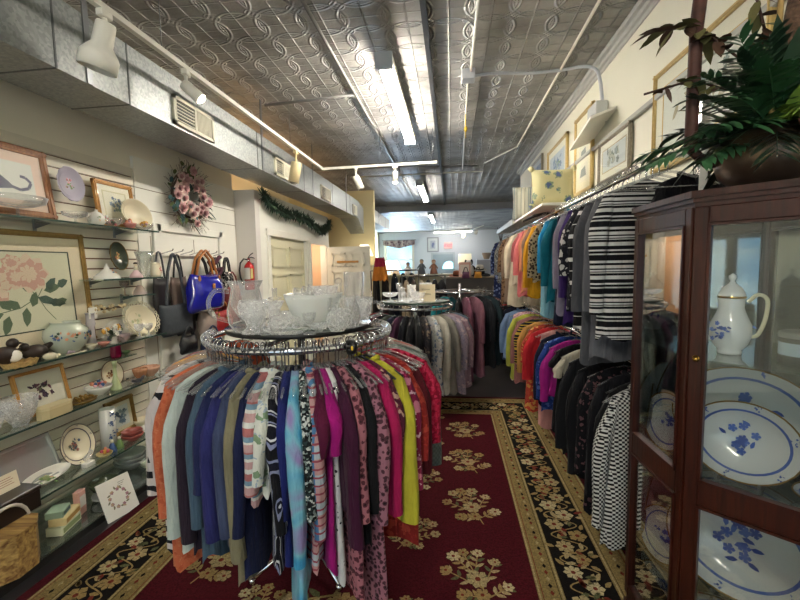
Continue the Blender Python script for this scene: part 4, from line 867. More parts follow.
# ================================================================ LEFT WALL: WREATH, BAGS, EXTINGUISHER, GARLAND
def wreath():
    t=thing('flower_wreath','twig wreath of pink roses and dusty teal leaves on white boarded door','wreath',(-2.61,3.88,2.31),(0,0,RZ)); t.scale=(1.3,1,1.12); rr=random.Random(21)
    m=MB()
    for k in range(9): r=.17+rr.uniform(-.025,.025); m.tube([(r*math.cos(a*PI/12),rr.uniform(-.03,0),1.15*r*math.sin(a*PI/12)) for a in range(24)],.005,5,closed=True)
    for k in range(110): a=rr.uniform(0,2*PI); r=.19; p=Vector((r*math.cos(a),-.02,1.15*r*math.sin(a))); d=Vector((math.cos(a+rr.uniform(-.8,.8)),rr.uniform(-.4,.1),math.sin(a+rr.uniform(-.8,.8)))); m.tube([p,p+d*rr.uniform(.05,.12)],.0016,3)
    m.build('twig_ring',M('wreath_twig','6d5a4c',.9),t)
    m=MB()
    for k in range(120): a=rr.uniform(0,2*PI); r=rr.uniform(.04,.24); m.leaf((r*math.cos(a),-.04,1.15*r*math.sin(a)),(math.cos(a+rr.uniform(-1,1)),-.5,math.sin(a+rr.uniform(-1,1))),rr.uniform(.05,.09),.03,k%2)
    m.build('leaves',[M('wreath_leaf','5b6338',.7),M('wreath_teal','3f5c5c',.7)],t)
    for k in range(24):
        a=2*PI*k/24*1.0+rr.uniform(-.15,.15); r=(.19,.10,.15)[k%3]+rr.uniform(-.02,.02); c=(r*math.cos(a),-.06,1.15*r*math.sin(a)); f=MB(); s=rr.uniform(.036,.056)
        for q in range(4):
            for j in range(6): an=j*PI/3+q*.5; d=(math.cos(an)*(1-q*.22),-.25-q*.35,math.sin(an)*(1-q*.22)); f.leaf(c,d,s*(1.15-q*.18),s*.85,0 if q<2 else 1,up=(0,-1,0),droop=-.2)
        f.build('rose',[(M('rose_pink','d6aba8',.7),M('rose_pale','e0c8c0',.7))[k%2],M('rose_deep','c29094',.7)],t)
wreath()
# hooks on the boarded door
t=thing('hook_rail','row of chrome hooks holding handbags on the white boarded door','hook rail',(-2.63,3.9,1.74),(0,0,RZ))
MB().box(-.55,.5,-.012,0,-.01,.015).build('bar',white,t)
for k in range(7): MB().tube([(-.45+k*.14,-.01,0),(-.45+k*.14,-.13,.03),(-.45+k*.14,-.14,.045)],.005,6).build('hook',chrome,t)
def bag(label,loc,w,h,d,mat,strap,rz=RZ,sl=.28,sp=.6,st=.009,two=True,trim=None,taper=.8,tag_=False,name='handbag'):
    "soft bag, origin at top of strap; faces local -y"
    t=thing(name,label,'handbag',loc,(0,0,rz)); T=Tm((0,0,-sl)); vs=[];fs=[];n=20;K=9
    for j in range(K+1):
        v=j/K; z=-h*v; a=w/2*(taper+(1-taper)*math.sin(min(1,v*1.15)*PI/2)); b=d/2*(.25+.75*math.sin(PI*min(1,.12+.8*v)))
        if j==K: a*=.9; b*=.7
        for i in range(n):
            q=2*PI*i/n; c,s=math.cos(q),math.sin(q); e=.55
            vs.append((a*math.copysign(abs(c)**e,c)+.006*math.sin(9*v+i),b*math.copysign(abs(s)**.8,s)*(1+.08*math.sin(i*2.3+v*7)),z+ .012*math.cos(q*2)*(v<.2)))
    for j in range(K):
        for i in range(n): i2=(i+1)%n; fs.append((j*n+i,(j+1)*n+i,(j+1)*n+i2,j*n+i2))
    fs.append(tuple(range(n))); fs.append(tuple(range(K*n,K*n+n))[::-1])
    MB().add(vs,fs,0,True,T).build('bag_body',mat,t)
    for y in ((-d*.12,d*.12) if two else (0,)):
        MB().tube([(-w/2*sp,y,-sl-.05),(-w/2*sp,y,-sl+.01),(-w*.22*sp*1.5,y,-sl*.35),(-.02,y,-.012),(0,y,-.002),(.02,y,-.012),(w*.22*sp*1.5,y,-sl*.35),(w/2*sp,y,-sl+.01),(w/2*sp,y,-sl-.05)],st,6).build('handle',strap,t)
    if trim:
        m=MB(); 
        for s in (-1,1): m.ell((s*w/2*sp,-d*.28,-sl-.05),(.02,.008,.045))
        m.build('strap_tab',trim,t); MB().box(-.018,.018,-d/2-.006,-d/2+.004,-sl-h*.38,-sl-h*.24,bev=.002).build('badge',trim,t)
    if tag_: MB().box(-.02,.02,-d/2-.01,-d/2-.008,-sl-.07,-sl).build('price_tag',white,t)
    return t
patent=M('blue_patent','1d1f9c',.08,coat=1.); tanl=M('tan_leather','a9682c',.45)
bag('shiny royal blue patent handbag with tan leather handles',(-2.42,3.80,1.78),.56,.36,.18,patent,tanl,sl=.24,st=.013,trim=tanl)
bag('charcoal grey quilted shoulder bag hanging lowest at left of the bag hooks',(-2.52,3.48,1.74),.42,.28,.1,M('charcoal_quilt','3a3f45',.7,bump=.4,scale=30),M('charcoal_strap','3d4248',.6),sl=.46,st=.014,taper=1.,two=False)
bag('slim taupe leather bag behind the blue patent handbag',(-2.58,3.62,1.74),.22,.46,.06,M('taupe','6f5d53',.6),M('black_leather','1b1a1c',.4),sl=.22,taper=.95,two=False)
bag('pale taupe trapezoid tote hanging below the blue patent handbag',(-2.5,3.92,1.32),.26,.26,.12,M('pale_taupe','9a8a80',.6),M('taupe_s','7d6c63',.6),sl=.14,taper=.7,tag_=True)
bag('round red woven bag with gold trim low on the bag wall',(-2.5,4.18,1.26),.36,.26,.14,M('red_woven','9c2222',.5,bump=.6,scale=60),M('gold_cord','b98a3c',.5),sl=.12,trim=M('gold_trim','b0802e',.4,.5),taper=.7,tag_=True)
bag('brick red slouchy leather bag at the right of the bag hooks',(-2.5,4.42,1.56),.34,.42,.14,M('brick_leather','7d3230',.5),M('brick_strap','6d2b2a',.5),sl=.16,taper=.75)
bag('black fabric bag behind the brick red leather bag',(-2.58,4.25,1.72),.30,.40,.1,M('black_fabric_bag','17171a',.8),M('black_leather','1b1a1c',.4),sl=.18)
bag('black shoulder bag hanging between blue and grey handbags',(-2.6,3.72,1.5),.28,.34,.08,M('black_leather','1b1a1c',.4),M('black_leather','1b1a1c',.4),sl=.2,two=False)
bag('small black beaded evening bag at the bottom left under the grey bag',(-2.5,3.6,1.06),.24,.16,.08,M('black_beaded','131315',.3,bump=.7,scale=120),M('black_leather','1b1a1c',.4),sl=.1)
bag('navy folded cloth tote under the red woven bag',(-2.45,3.9,1.02),.3,.26,.14,M('navy_tote','1f2a4a',.8),M('navy_strap','26324f',.8),sl=.1)
bag('large dark leather bag hanging behind the blue patent handbag',(-2.6,4.02,1.73),.36,.46,.08,M('dark_leather','221d1f',.45),M('black_leather','1b1a1c',.4),sl=.2)
bag('small black pouch printed with white flowers beside the brick red bag',(-2.5,4.34,1.72),.2,.2,.08,fab('floral',('141416','dcd8d0')),M('black_leather','1b1a1c',.4),sl=.16)
bag('thin black shoulder bag with long strap left of the grey quilted bag',(-2.6,3.40,1.76),.2,.5,.06,M('dark_leather','221d1f',.45),M('charcoal_strap','3d4248',.6),sl=.24,two=False)
t=thing('coiled_scarf','burgundy and grey scarf tied on the last bag hook','scarf',(-2.5,4.12,1.74)); m=MB(); rr=random.Random(9); m.tube([(.02*math.sin(k),.1*math.cos(k*.9),-.02-.02*k+.03*math.sin(k*2)) for k in range(12)],.02,7); m.build('scarf_cloth',M('burgundy_scarf','4a2030',.8,var=.5,scale=40),t)
tag(MB().box(-.012,0,-.03,.03,-.05,.05,bev=.003).ell((-.0,0,0),.01,8,5).build('wall_switch',M('switch_plate','ddd9cc',.4),loc=(-2.62,4.75,1.45)),'white light switch on the wall end beside the hanging bags','light switch')
# fire extinguisher
t=thing('fire_extinguisher','red fire extinguisher with white label on the partition corner','fire extinguisher',(-2.47,4.80,1.33))
MB().lathe([(.001,0),(.055,0),(.06,.01),(.06,.27),(.052,.30),(.03,.33),(.022,.34),(.001,.34)],24).build('cylinder',M('extinguisher_red','b01818',.25,coat=.6),t)
m=MB(); K=9
vs=[(.0608*math.cos(a),.0608*math.sin(a),z) for a in [math.radians(-150+i*12) for i in range(K)] for z in (.13,.27)]; m.add(vs,[(2*i,2*i+2,2*i+3,2*i+1) for i in range(K-1)])
m.build('instruction_label',M('label_white','d8d5cc',.5),t)
m=MB(); vs=[(.0608*math.cos(a),.0608*math.sin(a),z) for a in [math.radians(-48+i*8) for i in range(5)] for z in (.14,.26)]; m.add(vs,[(2*i,2*i+2,2*i+3,2*i+1) for i in range(4)]); m.build('yellow_label',M('label_yellow','d8c880',.5),t)
MB().tube([(0,0,.34),(0,0,.37)],.016).box(-.012,.012,-.015,.015,.36,.385).build('valve',M('red_valve','a01c1c',.3),t)
MB().tube([(-.01,0,.385),(.05,-.03,.40),(.10,-.05,.385)],.006).tube([(-.01,0,.39),(.04,-.03,.43),(.08,-.04,.45)],.006).build('lever',blackp,t)
MB().tube([(-.01,-.01,.37),(-.05,-.03,.38),(-.09,-.04,.33),(-.1,-.05,.24),(-.09,-.05,.15),(-.06,-.06,.1),(-.05,-.06,.06)],.010).build('hose',blackp,t)
MB().ell((.012,-.03,.36),.012).build('gauge',chrome,t)
MB().box(-.03,.03,.05,.075,.28,.33).build('wall_bracket',steel,t)
# garland
t=thing('pine_garland','dark green artificial pine garland draped along the partition top','garland',(-2.33,0,0)); pts=[(0,4.95,2.52),(0,5.15,2.44),(.03,5.5,2.36),(.03,6.0,2.36),(.02,6.5,2.36),(.03,6.9,2.27),(.02,7.25,2.24),(.02,7.6,2.34),(0,7.8,2.45)]
MB().tube(pts,.012,6).build('wire_stem',M('garland_stem','3a3a22',.8),t); rr=random.Random(5); m=MB()
for k in range(1500):
    f=rr.uniform(0,len(pts)-1.001); i=int(f); p=Vector(pts[i]).lerp(Vector(pts[i+1]),f-i); d=Vector((rr.uniform(-.3,1),rr.uniform(-1,1),rr.uniform(-1,.9))); m.leaf(p+Vector((0,0,rr.uniform(-.02,.02))),d,rr.uniform(.07,.14),.022,k%2,droop=.1,k=2)
m.build('needles',[M('needle_dark','26382a',.7),M('needle_green','34503a',.7)],t)
# ================================================================ HANGERS AND GARMENTS
hookm=MB(); hookm.tube([(.022*math.cos(math.radians(a)),0,.022*math.sin(math.radians(a))) for a in range(200,-31,-23)]+[(.016,0,-.02),(0,0,-.04),(0,0,-.085)],.0028,6)
barm=MB(); barm.tube([(-.205,0,-.15),(-.17,0,-.135),(-.06,0,-.095),(0,0,-.08),(.06,0,-.095),(.17,0,-.135),(.205,0,-.15)],[.004,.006,.006,.006,.006,.006,.004],8).tube([(-.19,0,-.15),(.19,0,-.15)],.0025,6)
clearp=glassy('clear_plastic',(.96,.97,.96),.10,.5,.13,.08)
def make_hanger(mat,lab):
    t=thing('clothes_hanger',lab,'hanger',(0,0,-50)); hookm.build('hook',chrome,t); barm.build('shoulder_bar',mat,t); return t
HG={'clear':make_hanger(clearp,'x'),'black':make_hanger(M('black_plastic','151515',.4),'x')}
used=set()
def hanger(kind,loc,rz,group,tilt=0,holds=None):
    col={'clear':'clear plastic','black':'black plastic',}[kind]; lab=('%s hanger holding the '%col.split()[0]+' '.join(holds.split()[:12])) if holds else 'empty %s clothes hanger with metal hook on %s'%(col,group)
    if kind not in used: used.add(kind); t=HG[kind]; t.location=loc; t.rotation_euler=(tilt,0,rz); t['label']=lab
    else: t=dup(HG[kind],loc,(tilt,0,rz),lab)
    t['group']='hangers on '+group; return t
def garment(label,cat,loc,rz,mat,L=.7,W=.40,SL=.5,th=.05,flare=.02,seed=0,name=None,collar=None,placket=None,sleeve_mat=None,lean=0,hem=None):
    rr=random.Random(seed*7+3); t=thing(name or cat.replace(' ','_'),label,cat,loc,(lean,0,rz)); z0=-.088
    n=22; rows=[(0,.055,.018),(.012,.10,.02),(.035,.155,.024),(.06,W/2-.02,.028),(.09,W/2-.012,th*.5)]
    K=11
    for i in range(1,K+1):
        v=i/K; rows.append((.09+(L-.09)*v,W/2-.012-.02*math.sin(PI*min(1,v*1.6))*(v<.62)+flare*v*v,th*(.5+.28*v)))
    k1=rr.choice((3,4,5)); k2=rr.choice((7,8,9)); p1=rr.uniform(0,6.3); p2=rr.uniform(0,6.3); sw=rr.uniform(-.02,.02); vs=[];fs=[]
    for z,a,b in rows:
        v=z/L
        for i in range(n):
            q=2*PI*i/n; c,s=math.cos(q),math.sin(q); f=min(1,v*1.3)
            w1=1+f*(.22*math.sin(k1*q+p1+v*1.5)+.16*math.sin(k2*q+p2))
            x=a*math.copysign(abs(c)**.8,c)*(1+.04*f*math.sin(k1*q+p2+3*v)); y=b*math.copysign(abs(s)**.9,s)*w1+sw*math.sin(2.2*v+p1)*f
            vs.append((x,y,z0-z-(.018*math.sin(k1*q+p1) if z>=L-1e-6 else 0)))
    for j in range(len(rows)-1):
        for i in range(n): i2=(i+1)%n; fs.append((j*n+i,(j+1)*n+i,(j+1)*n+i2,j*n+i2))
    MB().add(vs,fs).build('garment_body',mat,t)
    if SL:
        for s in (-1,1):
            m=MB(); vs=[];fs=[];N=9;q8=12; k=rr.uniform(0,6); spread=rr.uniform(.0,.03); fw=rr.uniform(-.02,.02); fat=rr.uniform(.85,1.2); cuff=rr.choice((.38,.38,.3,.15,.45))
            for j in range(N):
                v=j/(N-1); 
                if j==0: cx,cz=W/2-.045,.062
                else: cx,cz=W/2-.03+.03*math.sin(min(1,v*3)*PI/2)+spread*v,.10+(SL-.02)*v
                rx=(.05*fat*(1-v*cuff) if j else .03)+.003*math.sin(v*7+k); ry=(.034*(1-v*.25) if j else .02)*(1+.13*math.sin(v*6+k+1)); ry=min(ry,th*.75)
                for i in range(q8):
                    q=2*PI*i/q8; vs.append((s*(cx+rx*math.cos(q)),ry*math.sin(q)*(1+.12*math.sin(3*q+v*6+k))+fw*v+.0035*math.sin(v*6+k),z0-cz-(.035*(1-v)*math.cos(q) if j else .02*math.cos(q))))
            for j in range(N-1):
                for i in range(q8): i2=(i+1)%q8; fs.append((j*q8+i,(j+1)*q8+i,(j+1)*q8+i2,j*q8+i2))
            fs.append(tuple(range(q8)))
            m.add(vs,fs).build('sleeve',sleeve_mat or mat,t)
    if collar: MB().tube([(.062*math.cos(a*PI/8),.024*math.sin(a*PI/8),z0-.006+.014*math.cos(a*PI/8*2)) for a in range(16)],.012,6,closed=True).build('collar',collar,t)
    if placket:
        m=MB()
        for k in range(6): m.ell((.0,-th*.5-.012-.008*min(1,(.1+k*L*.14)/L*1.3),z0-.1-k*L*.14),(.007,.004,.007),8,5)
        m.build('buttons',placket,t)
    return t
btn=M('pearl_button','d8d4c8',.3)
# ---------------- round racks
def round_rack(label,cx,cy,R_,zr,dr,zd,dm,em):
    t=thing('round_rack',label,'clothes rack',(cx,cy,.013 if cy<5 else 0))
    MB().tube([(R_*math.cos(a*PI/32),R_*math.sin(a*PI/32),zr) for a in range(64)],.016,10,closed=True).build('hanging_ring',chrome,t)
    MB().tube([(0,0,.05),(0,0,zd-.02)],.02,12).build('centre_post',chrome,t)
    for k in range(3): a=2*PI*k/3+.4; MB().tube([(0,0,zr),(R_*math.cos(a),R_*math.sin(a),zr)],.011,8).build('spoke',chrome,t)
    for k in range(4):
        a=PI/2*k+.8; MB().tube([(0,0,.14),(R_*.4*math.cos(a),R_*.4*math.sin(a),.08),(R_*.7*math.cos(a),R_*.7*math.sin(a),.03)],.013,8).ell((R_*.7*math.cos(a),R_*.7*math.sin(a),.02),.02,8,6).build('foot',chrome,t)
    s=thing('round_glass_top',dm[1],'table top',(cx,cy,zd),0); MB().lathe([(.001,-.018),(dr,-.018),(dr+.003,-.012),(dr+.003,-.004),(dr,0),(.001,0)],64).build('glass_disc',[dm[0]],s)
    MB().lathe([(dr+.001,-.02),(dr+.005,-.012),(dr+.005,-.004),(dr+.001,.001)],64).build('edge_band',em,s)
    return t
topm=M('grey_laminate_top','7c7d7c',.25,0.,coat=.6)
RX,RY,RR1,RZ1=-.785,2.05,.452,1.25
round_rack('front chrome round clothes rack on the patterned rug',RX,RY,RR1,RZ1-.013,.365,1.305,(topm,'round grey tabletop with black edge on the front round rack'),blackp)
F=lambda *a,**k: fab(*a,**k)
S=lambda c: fab('solid',(c,))
ring=[ # angle, label, kind, cloth, L, W, sleeve length, collar?, placket?
(-168,'pink and red floral top at far left back of front round rack','blouse',F('floral',('b5485a','e0b0a0','d98f4a')),.5,.40,.2,0,0),
(-156,'multicolour orange and magenta tunic left of the checked blouse','tunic',F('dye',('d0506a','e07a3a','e8b050','a03060')),.62,.42,.4,0,0),
(-141,'white blouse with black squares and zigzag black hem','blouse',F('squares',('dcd4d2','1a1a20'),sc_=1.2),.88,.42,.5,0,0),
(-131,'long coral orange lace tunic at left of front round rack','tunic',F('floral',('c86a48','b85838','d07c58'),sc_=1.6),.88,.42,.55,0,0),
(-120.5,'pale sage white long-sleeved sweater on front round rack','sweater',S('c3cfc8'),.74,.42,.6,0,0),
(-113.5,'dark aubergine cardigan between sage sweater and denim shirt','cardigan',S('271c2c'),.72,.40,.58,0,0),
(-108.5,'faded blue denim shirt on front round rack','shirt',S('455c70'),.74,.40,.5,1,1),
(-104,'deep navy blue blouse right of the denim shirt','blouse',S('1b2452'),.58,.41,.35,0,0),
(-100,'indigo violet long-sleeved top over a grey one','top',S('282a68'),.56,.43,.52,0,0),
(-96.6,'slate periwinkle long-sleeved top beside khaki jacket','top',S('3d4768'),.64,.41,.5,0,0),
(-93,'khaki olive long jacket on front round rack','jacket',S('857f66'),.80,.42,.6,1,0),
(-89.6,'dark navy long knit right of the khaki jacket','sweater',S('161e44'),.78,.40,.5,0,0),
(-86,'short blouse striped in rose, white and blue stitches','blouse',F('stripe',('c9a0a0','e6e4de','7a9ab0','b06a6a','dfe3e0')),.46,.42,.34,1,0),
(-82.6,'white and green patterned blouse beside the striped one','blouse',F('floral',('dfe2da','7f9a7a','a8b8c8')),.44,.41,.3,1,0),
(-79.5,'black and white swirl print dress on front round rack','dress',F('swirl',('0e0f1a','dcdce0','0e1026','8a90b0','0b0b12')),.74,.41,.5,0,0),
(-76,'plain royal navy long top right of the swirl dress','top',S('1a2468'),.74,.40,.45,0,0),
(-72.3,'turquoise, blue and lilac tie-dyed tunic at centre front','tunic',F('dye',('1f5fae','3fa0cf','7fc0d8','9a8ac0','2f7fbf'),sc_=.9),.92,.45,.62,0,0),
(-69,'black and white speckled blouse right of the tie-dyed tunic','blouse',F('speckle',('15171b','2a3b3c','8a9a98','111214','d8dcd8','1a2022')),.54,.40,.45,0,0),
(-66,'pink, white and blue plaid long shirt on front round rack','shirt',F('plaid',('c99a9a','b7c5d0','4f7fae','a04a5a')),.76,.40,.55,1,1),
(-63,'burgundy short-sleeved top between plaid and magenta clothes','top',S('5a1236'),.52,.40,.22,0,0),
(-59.6,'bright magenta long dress on front round rack','dress',S('a50f78'),.80,.41,.22,0,0),
(-57.6,'white trousers-length tunic dotted black below the plum sweater','tunic',F('leopard',('dcdcdf','dcdcdf','20202a'),sc_=.9),.86,.38,0,0,0),
(-55,'dark plum long-sleeved sweater on front round rack','sweater',S('3f1030'),.56,.44,.58,0,0),
(-51,'rose pink leopard print dress with open neck','dress',F('leopard',('b0707c','5c2c38','2a1218')),.94,.42,.5,0,0),
(-47,'plain black cardigan between the two leopard dresses','cardigan',S('121216'),.74,.40,.5,0,0),
(-42.6,'long mauve leopard print dress right of the black cardigan','dress',F('leopard',('a77080','54303c','1f1218'),sc_=1.1),1.04,.42,.55,0,0),
(-37,'hot pink long-sleeved top on front round rack','top',S('b01858'),.64,.43,.56,0,0),
(-33.6,'cream and wine printed top beside yellow shirt','top',F('floral',('5a2036','c9a090','8a3048')),.62,.40,.4,0,0),
(-29,'acid yellow long-sleeved shirt on front round rack','shirt',S('c6bf3a'),.70,.44,.62,1,0),
(-24,'magenta and white floral blouse right of the yellow shirt','blouse',F('floral',('8a1c48','d08098','e0c0c8'),sc_=.8),.64,.42,.5,0,0),
(-18.5,'coral red long tunic beneath the bright lace top','tunic',F('floral',('a02c28','c04838','b83a30')),.90,.40,.4,0,0),
(-12,'dark wine red sweater behind the coral red tunic','sweater',S('5a1420'),.60,.41,.5,0,0),
(-3,'bright cherry pink lace top with short sleeves at rack right','top',F('speckle',('c0163f','e03a60','9c0f30','d02850'),sc_=.7),.44,.46,.40,0,0),
(10,'grey green checked knit cardigan at right end of front rack','cardigan',F('check',('6d7570','7c857e'),sc_=1.3),.66,.46,.6,0,0),
(24,'salmon pink short top at right back of front round rack','top',S('cf6a60'),.4,.40,.2,0,0),
(40,'pale peach blouse at the back right of front round rack','blouse',S('dcb79c'),.42,.40,.2,0,0),
(158,'rust orange blouse at back left of front round rack','blouse',S('c8603c'),.45,.40,.2,0,0),
]
for i,(a,lb,cat,mt,L,W,SL,co,pl) in enumerate(ring):
    q=math.radians(a); p=(RX+RR1*math.cos(q),RY+RR1*math.sin(q),RZ1+.018)
    garment(lb,cat,p,q,mt,L,W,SL,.042,.015,i,collar=mt if co else None,placket=btn if pl else None)
    hanger('black' if i in (27,28) else 'clear',p,q,'the front round rack',holds=lb)
rr=random.Random(77)
for a in [-166,-160,-152,-147,-137,-128,-124,-117,-111,-98,-87,-78,-67,-61,-49,-40,-26,-15,-8,2,5,16,20,30,35,46,52,60,70,85,100,115,130,143]:
    q=math.radians(a+rr.uniform(-1,1)); p=(RX+RR1*math.cos(q),RY+RR1*math.sin(q),RZ1+.018); hanger('clear',p,q+rr.uniform(-.06,.06),'the front round rack')
for a in (-44,): 
    q=math.radians(a); t=thing('size_marker','small black size marker with yellow dot on the front round rack','rack marker',(RX+.49*math.cos(q),RY+.49*math.sin(q),RZ1),q); MB().lathe([(.017,-.010),(.034,-.010),(.034,.010),(.017,.010)],20,T=Tm(rx=PI/2)).build('marker_disc',blackp,t); MB().ell((.026,-.011,0),(.008,.003,.010)).build('yellow_dot',M('yellow_plastic','d9b52a',.5),t)
# ---------------- glassware on the front rack
zt=1.306
def gw(label,cat,x,y,prof,mat=GL,name=None,n=28,**k): return vessel(label,cat,(x,y,zt),prof,mat,name or cat.replace(' ','_'),n,**k)
def ph(x,s=1,h=.15): return lambda t: MB().tube(curve([(x,0,h*.85),(x+.05*s,0,h*.87),(x+.075*s,0,h*.62),(x+.055*s,0,h*.35),(x,0,h*.22)]),.008*s,8).build('handle',GL,t)
gw('large clear glass pitcher with thick handle at left of the front tabletop','pitcher',-.95,1.80,[(.001,0),(.055,0),(.08,.04),(.085,.1),(.07,.16),(.062,.2),(.08,.235),(.076,.235),(.056,.2),(.066,.12),(.001,.012)],GL,rz=PI+.5,extra=ph(.07,1.2,.22))
gw('footed clear glass bowl with rings in front of the glass pitcher','bowl',-.885,1.74,[(.001,0),(.055,0),(.05,.01),(.03,.03),(.04,.06),(.06,.08),(.068,.12),(.06,.15),(.055,.15),(.05,.09),(.001,.05)],GLC,'footed_bowl')
gw('clear glass tumbler ribbed at left of the front tabletop','tumbler',-.97,1.95,[(.001,0),(.035,0),(.04,.1),(.038,.1),(.03,.01),(.001,.01)],GLC,'ribbed_tumbler')
gw('tall clear glass candlestick behind the cut crystal butter dish','candlestick',-.93,2.07,[(.001,0),(.045,0),(.04,.01),(.012,.03),(.02,.05),(.01,.08),(.012,.12),(.035,.13),(.035,.135),(.012,.14),(.014,.185),(.01,.185),(.001,.14)],GL)
gw('small clear glass cruet before the footed bowl','cruet',-.81,1.70,[(.001,0),(.025,0),(.03,.04),(.012,.075),(.008,.11),(.014,.12),(.001,.13)],GL)
def dome(t): MB().lathe([(.082,.03),(.08,.045),(.06,.07),(.02,.08),(.012,.09),(.014,.098),(.001,.102)],30,0,sy=.75).build('dish_lid',GLC,t)
gw('cut crystal covered butter dish at the front of the tabletop','butter dish',-.735,1.74,[(.001,0),(.075,0),(.10,.018),(.097,.02),(.07,.006),(.001,.006)],GLC,sy=.8,extra=dome)
def waves(t):
    m=MB()
    for k in range(8):
        a=2*PI*k/8; m.tube([((.104+.03*v+.002)*math.cos(a+.5*math.sin(v*4)),(.104+.03*v+.002)*math.sin(a+.5*math.sin(v*4)),.07+.08*v) for v in [j/6 for j in range(7)]],.003,5)
    m.build('swirl_relief',GLM,t)
gw('large frosted glass punch bowl at the centre of the front tabletop','punch bowl',-.665,1.92,[(.001,.012),(.06,.012),(.085,.03),(.11,.07),(.135,.14),(.142,.165),(.138,.165),(.13,.14),(.105,.08),(.08,.035),(.001,.02)],GLM,extra=waves)
gw('round clear plate with greenish rim under the punch bowl','plate',-.665,1.92,[(.001,0),(.1,0),(.14,.01),(.155,.014),(.14,.005),(.001,.001)],glassy('green_rim_glass',(.82,.93,.8),.15,.7,.2),'glass_plate')
for k,(x,y,dz) in enumerate(((-.73,1.90,0),(-.69,1.96,.01),(-.74,1.98,.0))):
    t=vessel(('front left','middle','rear left')[k]+' punch cup heaped inside the frosted punch bowl','cup',(x,y,zt+.125+dz),bowlp(.042,.06),GL,'punch_cup',20,extra=lambda t: MB().tube([(.04,0,.05),(.065,0,.04),(.04,0,.015)],.004,6).build('handle',GL,t)); t.rotation_euler=(.3*k,.3,k)
t=vessel('flared square cut crystal vase standing in the punch bowl','vase',(-.61,1.93,zt+.10),[(.001,0),(.035,0),(.045,.04),(.068,.1),(.065,.1),(.04,.04),(.001,.01)],GLC,'crystal_vase',4,rz=.3)
gw('small clear glass goblet in front of the punch bowl','goblet',-.615,1.71,stemp(.03,.095,.9),GL)
def ballf(t): MB().ell((0,0,.115),(.012,.012,.018),8,6).build('stopper',GL,t)
gw('round cut crystal jar with stopper right of the punch bowl','jar',-.515,1.80,[(.001,0),(.03,0),(.045,.02),(.052,.05),(.04,.085),(.025,.095),(.026,.105),(.02,.105),(.001,.01)],GLC,extra=ballf)
gw('small clear faceted jar beside the round crystal jar','jar',-.50,1.90,[(.001,0),(.028,0),(.032,.05),(.02,.07),(.022,.085),(.001,.095)],GLC,'faceted_jar',8)
gw('clear glass pitcher with spout at the right of the tabletop','pitcher',-.50,1.95,[(.001,0),(.045,0),(.06,.04),(.055,.09),(.04,.13),(.05,.15),(.046,.15),(.036,.12),(.001,.012)],GL,'glass_pitcher',extra=ph(.045,.9,.15))
gw('tall straight clear glass cylinder vase at the back right','vase',-.53,2.20,[(.001,0),(.05,0),(.055,.02),(.055,.26),(.052,.26),(.05,.02),(.001,.01)],GL,'cylinder_vase')
gw('angular cut glass creamer with wide spout at right edge of tabletop','creamer',-.475,2.08,[(.001,0),(.045,0),(.055,.06),(.075,.13),(.072,.13),(.05,.06),(.001,.01)],GLC,n=6,extra=ph(.06,.8,.12))
gw('clear glass stemmed compote behind the punch bowl','compote',-.80,2.10,stemp(.07,.13,.6),GLC)
gw('clear glass tumbler behind the pitcher at the tabletop back','tumbler',-1.04,2.06,[(.001,0),(.03,0),(.036,.12),(.034,.12),(.028,.01),(.001,.01)],GL,'plain_tumbler')
gw('low cut crystal candle dish at the back of the tabletop','dish',-.85,2.3,bowlp(.07,.05),GLC,'candle_dish')

gw('short clear glass vase with flared rim behind the butter dish','vase',-.86,1.90,[(.001,0),(.03,0),(.025,.04),(.03,.09),(.05,.13),(.047,.13),(.026,.09),(.001,.01)],GLC,'flared_vase')
gw('small cut glass sugar bowl between candlestick and punch bowl','bowl',-.83,1.99,[(.001,0),(.035,0),(.05,.04),(.052,.07),(.048,.07),(.001,.01)],GLC,'sugar_bowl')
gw('clear glass decanter with ball stopper behind the right pitcher','decanter',-.58,2.07,[(.001,0),(.045,0),(.05,.06),(.04,.12),(.014,.15),(.014,.19),(.02,.2),(.001,.2)],GL,'decanter',extra=lambda t: MB().ell((0,0,.215),.02,10,8).build('stopper',GL,t))
gw('low clear glass dish at the right front of the tabletop','dish',-.60,1.79,bowlp(.045,.035),GLC,'glass_dish')
gw('narrow clear bud vase beside the round crystal jar','vase',-.56,1.84,[(.001,0),(.022,0),(.024,.03),(.01,.08),(.014,.15),(.011,.15),(.001,.02)],GL,'bud_vase')
# ================================================================ RIGHT WALL DOUBLE RAIL
t=thing('double_rail_rack','chrome double-rail clothes rack along the right wall','clothes rack',(1.0,2.0,0))
MB().tube([(-.03,-.02,2.06),(-.05,5.6,2.06)],.013,10).build('upper_rail',chrome,t)
MB().tube([(-.02,-.05,1.06),(-.12,5.4,1.06)],.013,10).build('lower_rail',chrome,t)
for y in (.0,2.8,5.5):
    MB().box(.08,.115,y-.02,y+.015,0 if y else 0,2.34,bev=.003).build('upright',chrome,t)
    MB().box(-.04,.09,y-.012,y+.008,2.05,2.075).build('rail_arm',chrome,t); MB().box(-.03,.09,y-.012,y+.008,1.05,1.075).build('rail_arm',chrome,t)
def on_rail(rows,zr,fx,rack,th=.055,extra=True,W0=.44):
    for i,(y,lb,cat,mt,L,W,SL,co,pl,hk,rz,side) in enumerate(rows):
        x=fx(y); garment(lb,cat,(x,y,zr+.018),rz,mt,L,W,SL,th,.02,i+40,collar=mt if co else None,placket=btn if pl else None)
        hanger(hk,(x,y,zr+.018),rz,rack,holds=lb)
